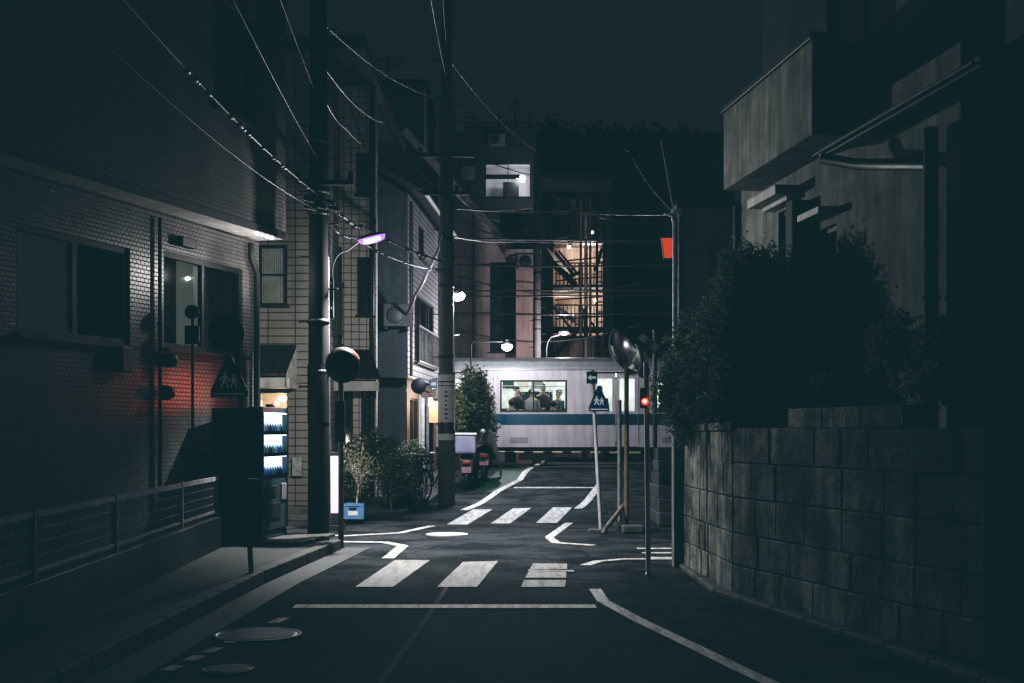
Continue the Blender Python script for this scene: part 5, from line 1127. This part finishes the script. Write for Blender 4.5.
# ------------------------------------------------------------------ cables
def cable(pts, r, label, m='cable', sag=0, name='cable', n=14, beads=0):
    P = [Vector(p) for p in pts]; D = []
    for a, c in zip(P, P[1:]):
        for i in range(n): s_ = i / n; D.append(a.lerp(c, s_) - Zv(4 * sag * s_ * (1 - s_)))
    D.append(P[-1]); b = MB(); b.tube(D, r, 6)
    rb = random.Random(len(label))
    for _ in range(beads):
        i = rb.randrange(len(D) - 1); p = D[i].lerp(D[i + 1], rb.random()); d = (D[i + 1] - D[i]).normalized(); b.lathe([(r, -.05), (r * 2.1, -.03), (r * 2.1, .03), (r, .05)], p - Zv(r * .5), d, 7)
    return tag(b.build(name, M[m]), label, 'cable')
p1z = lambda py: (PX1, PY1 - .12, wz(py, 18))
cable([(-3.1, 5, 5.2), p1z(196)], .012, 'thick pale cable running from upper left to the thick pole', 'cable_grey', .22, beads=38)
cable([(-3.4, 5, 5.0), p1z(212)], .006, 'thin cable low along the tiled house to the thick pole', 'cable', .3)
cable([(-2.7, 5, 6.8), p1z(160)], .009, 'upper cable running from the top left to the thick pole', 'cable_grey', .2)
cable([(-2.3, 5, 7.6), p1z(100)], .009, 'highest dark cable from the top edge to the thick pole', 'cable', .2)
cable([p1z(190), wp(345, 218, 21), wp(362, 226, 23), (PX2 - .1, PY2 - .1, wz(262, PY2))], .02, 'lashed cable bundle sagging from the thick pole past the violet lamp', 'cable_grey', .05, beads=30)
cable([p1z(207), wp(352, 237, 20), (PX2 - .1, PY2 - .1, wz(270, PY2))], .014, 'second thin sagging cable under the violet lamp', 'cable_grey', .12, beads=14)
cable([p1z(86), wp(345, 128, 22), wp(376, 149, 30.6)], .02, 'pale drop cable from the thick pole to the pale house top', 'cable_grey', .1)
cable([p1z(60), wp(386, 123, 27), (PX2, PY2 - .15, wz(195, PY2))], .02, 'cable from thick pole descending to the tall slim pole', 'cable', .2)
cable([p1z(20), (PX2, PY2 - .15, wz(100, PY2))], .018, 'high cable between the two left utility poles', 'cable', .25)
cable([(-1.2, 6, 9.5), (PX2, PY2 - .15, wz(80, PY2))], .016, 'high cable from the top edge to the tall slim pole', 'cable', .6)
cable([(-.6, 6, 9.8), (PX2, PY2 - .15, wz(48, PY2))], .016, 'uppermost cable from the top edge to the tall slim pole', 'cable', .8)
cable([(PX2, PY2 - .15, wz(58, PY2)), (wx(537, 44), 44, wz(150, 44))], .022, 'cable from the tall slim pole down to the far pole', 'cable', .25)
cable([(PX2, PY2 - .15, wz(208, PY2)), (wx(537, 44), 44, wz(206, 44)), wp(680, 214, 30)], .022, 'level dark cable past the far pole to the right', 'cable', .12)
cable([(PX2, PY2 - .15, wz(236, PY2)), (wx(537, 44), 44, wz(238, 44))], .02, 'dark cable along the span tube to the far pole', 'cable', .15)
cable([(PX2 - .05, PY2 - .2, wz(236, PY2)), wp(428, 270, 28.5), wp(415, 295, 29.5), wp(407, 314, 30.7)], .035, 'thick black cable drooping to the air conditioner corner', 'cable', .05)
cable([wp(445, 178, 34), wp(468, 206, 40), wp(500, 222, 45)], .018, 'short cable beside the beige gable verge', 'cable', .1)
cable([wp(605, 124, 62), wp(630, 152, 50), wp(676, 214, 26)], .02, 'slanting cable to the grey building roof corner', 'cable', .2)

# ------------------------------------------------------------------ vegetation
def leaves(b, rnd, blobs, count, size, asp=.55, shell=.55):
    tot = sum(bl[1] * bl[2] * bl[3] for bl in blobs)
    for (c, rx, ry, rz) in blobs:
        k = int(count * rx * ry * rz / tot)
        for _ in range(k):
            while True:
                d = Vector((rnd.gauss(0, 1), rnd.gauss(0, 1), rnd.gauss(0, 1)))
                if d.length > .01: break
            d.normalize(); q = rnd.random() ** shell * (1 + .12 * rnd.gauss(0, 1))
            p = Vector(c) + Vector((d.x * rx, d.y * ry, d.z * rz)) * q
            s_ = size * rnd.uniform(.6, 1.3)
            a = Vector((rnd.gauss(0, 1), rnd.gauss(0, 1), rnd.gauss(-.2, .7))).normalized(); w_ = a.orthogonal().normalized(); w_.rotate(Matrix.Rotation(rnd.uniform(0, 6.28), 3, a)); up = a.cross(w_)
            b.add([p, p + a * s_ * .5 + w_ * s_ * asp * .5, p + a * s_, p + a * s_ * .5 - w_ * s_ * asp * .5 + up * s_ * .12], [(0, 1, 2, 3)])
def clump_blobs(rnd, c, rx, ry, rz, n, k=.42):
    out = []
    for _ in range(n):
        while True:
            p = Vector((rnd.uniform(-1, 1), rnd.uniform(-1, 1), rnd.uniform(-1, 1)))
            if p.length < 1: break
        s_ = k * rnd.uniform(.6, 1.2); out.append((Vector(c) + Vector((p.x * rx * .8, p.y * ry * .8, p.z * rz * .8)), rx * s_, ry * s_, rz * s_))
    return out
def tree(name, label, cat, base, c, rx, ry, rz, count, size, lm, trunk_r, seed, nb=22, limbs=6, bark='bark', group=None, k=.42):
    rnd = random.Random(seed); t = thing(name, label, cat, base, group); base = Vector(base); c = Vector(c)
    bl = clump_blobs(rnd, c, rx, ry, rz, nb, k); b = MB(); leaves(b, rnd, bl, count, size); b.build('crown', M[lm], t)
    b = MB(); fork = base.lerp(c, .55); b.tube([base, base.lerp(fork, .5) + Vector((rnd.uniform(-.05, .05), 0, 0)), fork], [trunk_r, trunk_r * .8, trunk_r * .65], 8)
    for i in range(limbs):
        e = bl[i % len(bl)][0]; m_ = fork.lerp(e, .5) + Vector((rnd.uniform(-.1, .1) * rx, rnd.uniform(-.1, .1) * ry, .1 * rz)); b.tube([fork.lerp(base, .1 * i / limbs), m_, e], [trunk_r * .5, trunk_r * .32, trunk_r * .12], 6)
        for _ in range(2):
            e2 = rnd.choice(bl)[0]; b.tube([m_, m_.lerp(e2, .8)], [trunk_r * .2, trunk_r * .06], 5)
    b.build('trunk', M[bark], t); return t
tree('clipped_tree', 'big dense rounded evergreen tree above the stone wall', 'tree', (2.5, 13.1, 1.35), wp(762, 330, 13.2), .64, .5, .95, 46000, .052, 'leaf_dark', .06, 1, nb=90, k=.36)
tree('hedge_bush', 'low dark bush hanging over the coping under the big evergreen', 'bush', (2.45, 12.9, 1.4), wp(745, 396, 13.0), .66, .35, .36, 15000, .05, 'leaf_dark', .04, 22, nb=40)
tree('hedge_bush', 'dark bush leaning out beside the red signal lamp', 'bush', (2.2, 14.6, 1.3), wp(690, 380, 14.6), .42, .38, .72, 19000, .05, 'leaf_dark', .04, 2, nb=44)
tree('hedge_bush', 'dark bush between signal lamp bush and big evergreen', 'bush', (2.25, 13.8, 1.3), wp(722, 375, 13.9), .5, .4, .75, 18000, .05, 'leaf_dark', .04, 12, nb=30)
tree('loose_shrub', 'loose leafy shrub growing against the stucco wall', 'shrub', (3.25, 11.2, 1.4), wp(905, 335, 11.2), .36, .3, .52, 1500, .085, 'leaf_dark', .03, 3, nb=26, limbs=10)
tree('loose_shrub', 'dark low shrub under the downpipe at right', 'shrub', (3.5, 10.3, 1.4), wp(940, 365, 10.4), .34, .3, .42, 1100, .085, 'leaf_dark', .03, 4, nb=20, limbs=8)
tree('loose_shrub', 'low dark shrub over the wall coping in the middle', 'shrub', (2.6, 12.0, 1.4), wp(835, 392, 12.0), .34, .3, .22, 1600, .055, 'leaf_dark', .03, 14, nb=20, limbs=8)
fl = MB(); rnd = random.Random(5)
leaves(fl, rnd, [(wp(681, 436, 14.85), .09, .07, .09)], 130, .04, .8)
tag(fl.build('flower_clump', mat('violet_petals', (.35, .10, .55), .6)), 'small violet flower clump at the wall end post', 'flowers')
# left plants
tree('street_tree', 'small dense tree standing before the train beside the slim pole', 'tree', (wx(476, 34), 34, gz(34)), wp(473, 405, 34), .58, .45, 1.22, 7000, .10, 'leaf_dark', .05, 6, nb=46, k=.36)
tree('street_tree', 'lower leafy tree filling in to the right of the slim pole tree', 'tree', (wx(485, 34.6), 34.6, gz(34.6)), wp(484, 428, 34.6), .36, .35, .62, 3200, .09, 'leaf_dark', .04, 61, nb=26, k=.42)
tree('street_tree', 'narrow leafy tree close behind the tall slim pole', 'tree', (wx(461, 33.4), 33.4, gz(33.4)), wp(460, 412, 33.4), .34, .35, .8, 3200, .09, 'leaf_dark', .04, 62, nb=26, k=.42)
c0 = G(353, 525)
t = tree('potted_shrub', 'pale wiry shrub with bright stems growing above the blue crate', 'shrub', (c0.x + .05, c0.y + .1, .25), wp(361, 464, 21.9), .36, .3, .48, 1000, .05, 'leaf_dry', .018, 7, nb=26, limbs=16, bark='bark_pale')
t = thing('plastic_crate', 'blue plastic crate with an oval handle hole on the kerb', 'crate', (c0.x, c0.y, .0))
b = MB(); x0, x1, y0, y1, za, zc = c0.x - .17, c0.x + .17, c0.y - .02, c0.y + .28, .1, .36
b.box(x0, x1, y0, y1, za, za + .02)
for (a, c, d, e) in ((x0, x1, y0, y0 + .015), (x0, x1, y1 - .015, y1), (x0, x0 + .015, y0 + .016, y1 - .016), (x1 - .015, x1, y0 + .016, y1 - .016)): b.box(a, c, d, e, za + .021, zc)
b.box(x0 - .012, x1 + .012, y0 - .012, y0 - .001, zc - .04, zc); b.box(x0 - .012, x1 + .012, y0 - .012, y0 - .001, za, za + .03); b.box(x0 - .012, x0 + .03, y0 - .012, y0 - .001, za + .031, zc - .041); b.box(x1 - .03, x1 + .012, y0 - .012, y0 - .001, za + .031, zc - .041); b.build('body', M['blue_crate'], t)
b = MB(); b.obox((c0.x, y0 - .004, zc - .085), (.12, .006, .04)); b.build('handle_hole', M['black'], t)
b = MB(); b.obox((c0.x, y0 - .004, za + .1), (.16, .006, .07)); b.build('white_panel', M['white_paint'], t)
for k, (px, py, Y0, rx, rz, lm, lab) in enumerate([(392, 478, 24.2, .34, .52, 'leaf_mid', 'bushy plant right of the blue crate shrub'), (408, 492, 25.5, .34, .42, 'leaf_mid', 'low arching plant beside the parked bicycles'), (378, 452, 26.3, .42, .6, 'leaf_dark', 'tall dark plant against the pale house entrance'), (352, 470, 23.6, .3, .7, 'leaf_mid', 'leafy plant behind the blue crate shrub'), (412, 462, 27.5, .4, .5, 'leaf_dark', 'dark shrub below the round sign by the shop')]):
    tree('potted_plant', lab, 'plant', (wx(px, Y0), Y0, .1), wp(px, py, Y0), rx, .32, rz, 1500, .075, lm, .02, 30 + k, nb=22, limbs=8)
# far trees on the skyline
for k, (px, py, Y0, r) in enumerate([(552, 160, 84, 2.9), (592, 166, 84, 3.2), (634, 160, 84, 2.9), (676, 164, 84, 3.1), (512, 168, 84, 2.6), (710, 166, 84, 2.9)]):
    tree('skyline_tree', 'black tree crown on the skyline ' + ['left of the slanting wire', 'under the slanting wire top', 'above the tall dark apartment block', 'beside the right house roof', 'behind the dark block roof rail', 'hidden partly by the right house'][k], 'tree', (wx(px, Y0), Y0, .4), wp(px, py, Y0), r, r, r * .8, 3000, .42, 'leaf_dark', .35, 50 + k, nb=26, limbs=6, group='skyline trees')

# ------------------------------------------------------------------ bicycles and scooters
def bicycle(label, loc, rz):
    t = thing('bicycle', label, 'bicycle', (0, 0, 0), 'bicycles parked by the plants')
    for x_ in (-.52, .52):
        b = MB(); n_ = 28; ring = [(x_ + .31 * math.cos(2 * math.pi * i / n_), 0, .33 + .31 * math.sin(2 * math.pi * i / n_)) for i in range(n_ + 1)]; b.tube(ring, .018, 6, False); w_ = b.build('wheel', M['black'], t)
        b = MB(); b.tube([(x_ + .285 * math.cos(2 * math.pi * i / n_), 0, .33 + .285 * math.sin(2 * math.pi * i / n_)) for i in range(n_ + 1)], .01, 5, False)
        for i in range(14): b.tube([(x_, 0, .33), (x_ + .28 * math.cos(math.pi * i / 7), 0, .33 + .28 * math.sin(math.pi * i / 7))], .003, 3)
        b.build('rim', M['dark_metal'], w_)
    b = MB()
    for p, q in (((-.52, .33), (-.1, .32)), ((-.1, .32), (-.22, .78)), ((-.22, .7), (-.52, .33)), ((-.1, .32), (.34, .72)), ((-.2, .62), (.34, .72)), ((.34, .72), (.38, .62)), ((.38, .62), (.52, .33)), ((.34, .72), (.31, .95))): b.tube([(p[0], 0, p[1]), (q[0], 0, q[1])], .016, 8)
    b.build('frame', M['dark_metal'], t)
    b = MB(); b.tube([(.2, -.27, .98), (.3, -.2, 1.0), (.31, 0, .97), (.3, .2, 1.0), (.2, .27, .98)], .013, 8); b.build('handlebar', M['pole_metal'], t)
    b = MB(); b.sphere((-.24, 0, .82), .1, 10, 6, (1.3, .8, .4)); b.build('saddle', M['black'], t)
    b = MB()
    for z_ in (.78, .86, .94, 1.0): b.tube([(.42, -.15, z_), (.7, -.15, z_), (.7, .15, z_), (.42, .15, z_), (.42, -.15, z_)], .006, 4)
    for i in range(8): b.tube([(.42 + .04 * i, -.15, 1.0), (.42 + .04 * i, -.14, .76), (.42 + .04 * i, .14, .76), (.42 + .04 * i, .15, 1.0)], .004, 4)
    b.build('basket', M['dark_metal'], t)
    b = MB(); b.lathe([(.05, -.01), (.06, 0), (.05, .01)], (-.1, -.05, .32), (0, 1, 0), 12); b.tube([(-.1, -.1, .2), (-.1, -.05, .32), (-.1, .05, .44)], .01, 5); b.build('crank', M['pole_metal'], t)
    b = MB(); b.tube([(-.52 + .34 * math.cos(a * .3), 0, .33 + .34 * math.sin(a * .3)) for a in range(1, 10)], .025, 6); b.build('mudguard', M['dark_metal'], t)
    t.location = loc; t.rotation_euler = (0, 0, rz); return t
bk = bicycle('parked bicycle nearest the two slim posts', (wx(405, 26.2), 26.2, .11), 1.9)
dup(bk, (wx(420, 26.9), 26.9, .11), 'parked bicycle half hidden behind the two slim posts', 1.5)
dup(bk, (wx(436, 27.4), 27.3, .12), 'parked bicycle just left of the tall slim pole', 1.2)
def scooter(label, x, y, cov):
    z = gz(y); t = thing('scooter', label, 'scooter', (x, y, z))
    for yy in (-.55, .62):
        b = MB(); b.lathe([(.13, -.05), (.2, -.05), (.23, -.02), (.23, .02), (.2, .05), (.13, .05)], (x, y + yy, z + .23), (1, 0, 0), 20); w_ = b.build('wheel', M['black'], t)
        b = MB(); b.lathe([(0, -.045), (.13, -.045), (.13, .045), (0, .045)], (x, y + yy, z + .23), (1, 0, 0), 14); b.build('rim', M['pole_metal'], w_)
    b = MB(); b.obox((x, y - .35, z + .5), (.28, .75, .3)); b.obox((x, y + .15, z + .3), (.26, .5, .1)); b.obox((x, y + .45, z + .6), (.34, .12, .65)); b.build('body', M['end_dark'] if cov else M['dark_metal'], t, .06)
    b = MB(); b.obox((x, y - .3, z + .7), (.26, .6, .1)); b.build('seat', M['black'], t, .04)
    b = MB(); b.tube([(x - .32, y + .38, z + 1.0), (x, y + .42, z + .98), (x + .32, y + .38, z + 1.0)], .018, 8); b.tube([(x, y + .55, z + .25), (x, y + .42, z + .98)], .03, 8); b.build('handlebar', M['dark_metal'], t)
    for s_ in (-1, 1):
        b = MB(); b.tube([(x + s_ * .24, y + .4, z + 1.0), (x + s_ * .3, y + .38, z + 1.2)], .008, 5); b.lathe([(0, .01), (.055, .01), (.06, -.01), (0, -.02)], (x + s_ * .31, y + .36, z + 1.24), (0, -1, 0), 12); b.build('mirror', M['pole_metal'], t)
    b = MB(); b.obox((x, y - .75, z + .58), (.14, .03, .07)); b.build('tail_lamp', emis('tail_lamp_%d' % (x * 100), (1, .1, .05), .06, (.15, .01, .01)), t, .01)
    b = MB(); b.obox((x, y - .77, z + .42), (.2, .015, .13)); b.build('licence_plate', mat('plate_pink_%d' % (x * 100), (.24, .14, .15), .5), t, .005)
    t.scale = (1.18, 1.18, 1.12)
    if cov:
        b = MB(); b.obox((x - .02, y - .5, z + .96), (.42, .45, .4)); b.build('luggage_box', M['cloth_lilac'], t, .05)
        b = MB(); b.obox((x - .02, y - .5, z + 1.18), (.46, .49, .05)); b.build('box_lid', M['white_paint'], t, .02)
    else:
        b = MB(); n_ = 10; vs = []
        for i in range(n_ + 1):
            yy = y - .9 + 1.8 * i / n_; hh = .55 + .55 * math.sin(math.pi * (i + 1) / (n_ + 2)) + .06 * math.sin(i * 2.3)
            for k in range(9):
                a = math.pi * k / 8; vs.append((x + math.cos(a) * (.36 + .03 * math.sin(k * 3 + i)), yy, z + .12 + math.sin(a) * hh))
        b.add(vs, [(i * 9 + k, i * 9 + k + 1, (i + 1) * 9 + k + 1, (i + 1) * 9 + k) for i in range(n_) for k in range(8)], True); b.build('cover', M['dark_metal'], t)
    return t
scooter('delivery scooter with lilac rear box and pink plate parked by the slim pole', wx(467, 31.2), 31.6, True)
scooter('scooter under a dark fabric cover next to the small tree', wx(484, 33), 33.6, False)
b = MB(); c = wp(479.5, 446, 35); b.lathe([(.05, -.45), (.05, .4), (.035, .46), (0, .47)], c, n=12); b.lathe([(.052, .1), (.054, .1), (.054, .22), (.052, .22)], c, n=12); tag(b.build('bollard', M['orange']), 'slim orange marker post in front of the small tree', 'bollard')
b = MB(); cc = G(503, 473); b.box(-1.75, -1.6, 36.4, 38.2, gz(38), gz(38) + .35); tag(b.build('barrier_block', M['concrete'], bevel=.02), 'low concrete block beside the railway crossing', 'block')

# ------------------------------------------------------------------ lights
def light(kind, name, loc, power, col, size=.1, target=None, spot=None, blend=.6):
    d = bpy.data.lights.new(name, kind); d.energy = power; d.color = col
    if kind == 'AREA': d.size = size
    else: d.shadow_soft_size = size
    if kind == 'SPOT': d.spot_size = math.radians(spot); d.spot_blend = blend
    o = bpy.data.objects.new(name, d); COL.objects.link(o); o.location = loc
    if target is not None: o.rotation_euler = (Vector(target) - Vector(loc)).to_track_quat('-Z', 'Y').to_euler()
    return o
light('SPOT', 'violet_street_light', hc - Zv(.42), 1450, (1, .98, .94), .06, hc + Vector((.5, .1, -4)), 130, .72)
light('SPOT', 'violet_street_light_side', hc - Zv(.42), 540, (.98, 1, .97), .06, (2.7, 12.2, 2.6), 74, .85)
light('POINT', 'violet_lamp_spill', hc - Zv(.42), 105, (1, .95, .93), .06)
light('SPOT', 'violet_street_light_far', hc - Zv(.42), 600, (1, .96, .9), .06, (-3.7, 26, 1.9), 76, .9)
light('POINT', 'house_front_fill', (wx(324, 21.3), 21.3, 1.3), 46, (1, .9, .87), .15)  # added fill behind the sign, brightens plants and house front
light('POINT', 'white_street_light', LB - Vector((0, -.05, .2)), 620, (.84, .88, 1.0), .08)
light('SPOT', 'white_street_light_beam', LB - Vector((0, -.05, .2)), 500, (.88, .93, 1.0), .08, LB + Vector((.6, .3, -4)), 150, .9)
light('POINT', 'flood_light', LC + Vector((0, -.35, -.2)), 270, (.97, .95, 1.0), .12)
light('SPOT', 'flood_light_beam', LC + Vector((0, -.3, -.1)), 460, (.97, .94, 1.0), .12, LC + Vector((1.5, -6, -4)), 120, .9)
light('POINT', 'far_violet_light', wp(564, 334.5, 43) - Zv(.25), 420, (1, .88, .95), .1)
light('POINT', 'soffit_fill', lp(q1, U1, L1 - .7, 3.7, .15), 20, (1, .94, .9), .02)  # added fill below the overhang, lifts the soffit
light('POINT', 'porch_light', (-4.36, 24.55, 2.05), 18, (1, .75, .5), .08)
light('POINT', 'shop_light', wp(430, 402, 32.6) + Vector((.12, -.2, .0)), 70, (1, .72, .5), .08)
light('POINT', 'stair_light', wp(590, 246, Yd + 1), 150, (1, .84, .7), .12)
light('POINT', 'stair_light', wp(594, 306, Yd + 1), 130, (1, .84, .68), .12)
light('POINT', 'room_light', wp(518, 178, Ye + .25), 90, (.9, .93, 1), .15)
light('POINT', 'balcony_spill', wp(536, 186, 57.5), 150, (.9, .93, 1), .15)
light('SPOT', 'red_box_light', (wx(284, 17.5), 17.5, 2.1), 26, (1, .16, .08), .35, lp(p1, U1, L1 - 1.7, 2.0), 92, .9)

# world: night sky, dim low sun below the horizon
W = bpy.data.worlds.new('World'); S.world = W; W.use_nodes = True; wt = W.node_tree; bg = wt.nodes['Background']
sky = wt.nodes.new('ShaderNodeTexSky'); sky.sky_type = 'NISHITA'; sky.sun_disc = False; sky.sun_elevation = math.radians(-4); sky.sun_rotation = math.radians(160); sky.air_density = 1; sky.dust_density = 2
bg.inputs[1].default_value = .10
tcw = wt.nodes.new('ShaderNodeTexCoord'); sep = wt.nodes.new('ShaderNodeSeparateXYZ'); wt.links.new(tcw.outputs['Generated'], sep.inputs[0])
glow = wt.nodes.new('ShaderNodeValToRGB'); e = glow.color_ramp.elements; e[0].position = .0; e[0].color = (.135, .155, .225, 1); e[1].position = .55; e[1].color = (.05, .055, .085, 1); wt.links.new(sep.outputs[2], glow.inputs[0])
addn = wt.nodes.new('ShaderNodeMix'); addn.data_type = 'RGBA'; addn.blend_type = 'ADD'; addn.inputs[0].default_value = 1
wt.links.new(sky.outputs[0], addn.inputs[6]); wt.links.new(glow.outputs[0], addn.inputs[7]); wt.links.new(addn.outputs[2], bg.inputs[0])
sd = bpy.data.lights.new('moon_sun', 'SUN'); sd.energy = .006; sd.angle = math.radians(10); sd.color = (.75, .85, 1)
so_ = bpy.data.objects.new('moon_sun', sd); COL.objects.link(so_); so_.rotation_euler = (math.radians(40), 0, math.radians(160))

# camera
cd = bpy.data.cameras.new('camera'); cd.sensor_width = 36; cd.lens = F / 1024 * 36; cd.shift_y = (HZ - 341.5) / 1024; cd.clip_end = 3000; cd.clip_start = .05
co = bpy.data.objects.new('camera', cd); COL.objects.link(co); co.location = (0, 0, CH); co.rotation_euler = (math.radians(90), 0, 0); S.camera = co

# render settings: Standard view with the faded teal black point of the print
S.view_settings.view_transform = 'Standard'; S.view_settings.look = 'None'; S.view_settings.exposure = 0; S.view_settings.gamma = 1
S.view_settings.use_curve_mapping = True
cmv = S.view_settings.curve_mapping; cmv.use_clip = True
def curve(i, pts):
    c = cmv.curves[i]; c.points[0].location = pts[0]; c.points[-1].location = pts[-1]
    for p in pts[1:-1]: c.points.new(*p)
    for p in c.points: p.handle_type = 'AUTO_CLAMPED' if len(pts) > 2 else 'VECTOR'
for i_, l_ in enumerate((.0038, .0152, .0187)): curve(i_, [(x, l_ + y * (1 - l_)) for x, y in ((0, 0), (.012, .0055), (.04, .030), (.10, .105), (.35, .41), (1, 1))])
cmv.update()
S.cycles.use_denoising = True; S.cycles.caustics_reflective = False; S.cycles.caustics_refractive = False; S.cycles.max_bounces = 6; S.cycles.diffuse_bounces = 3; S.cycles.sample_clamp_indirect = 4; S.cycles.transparent_max_bounces = 12
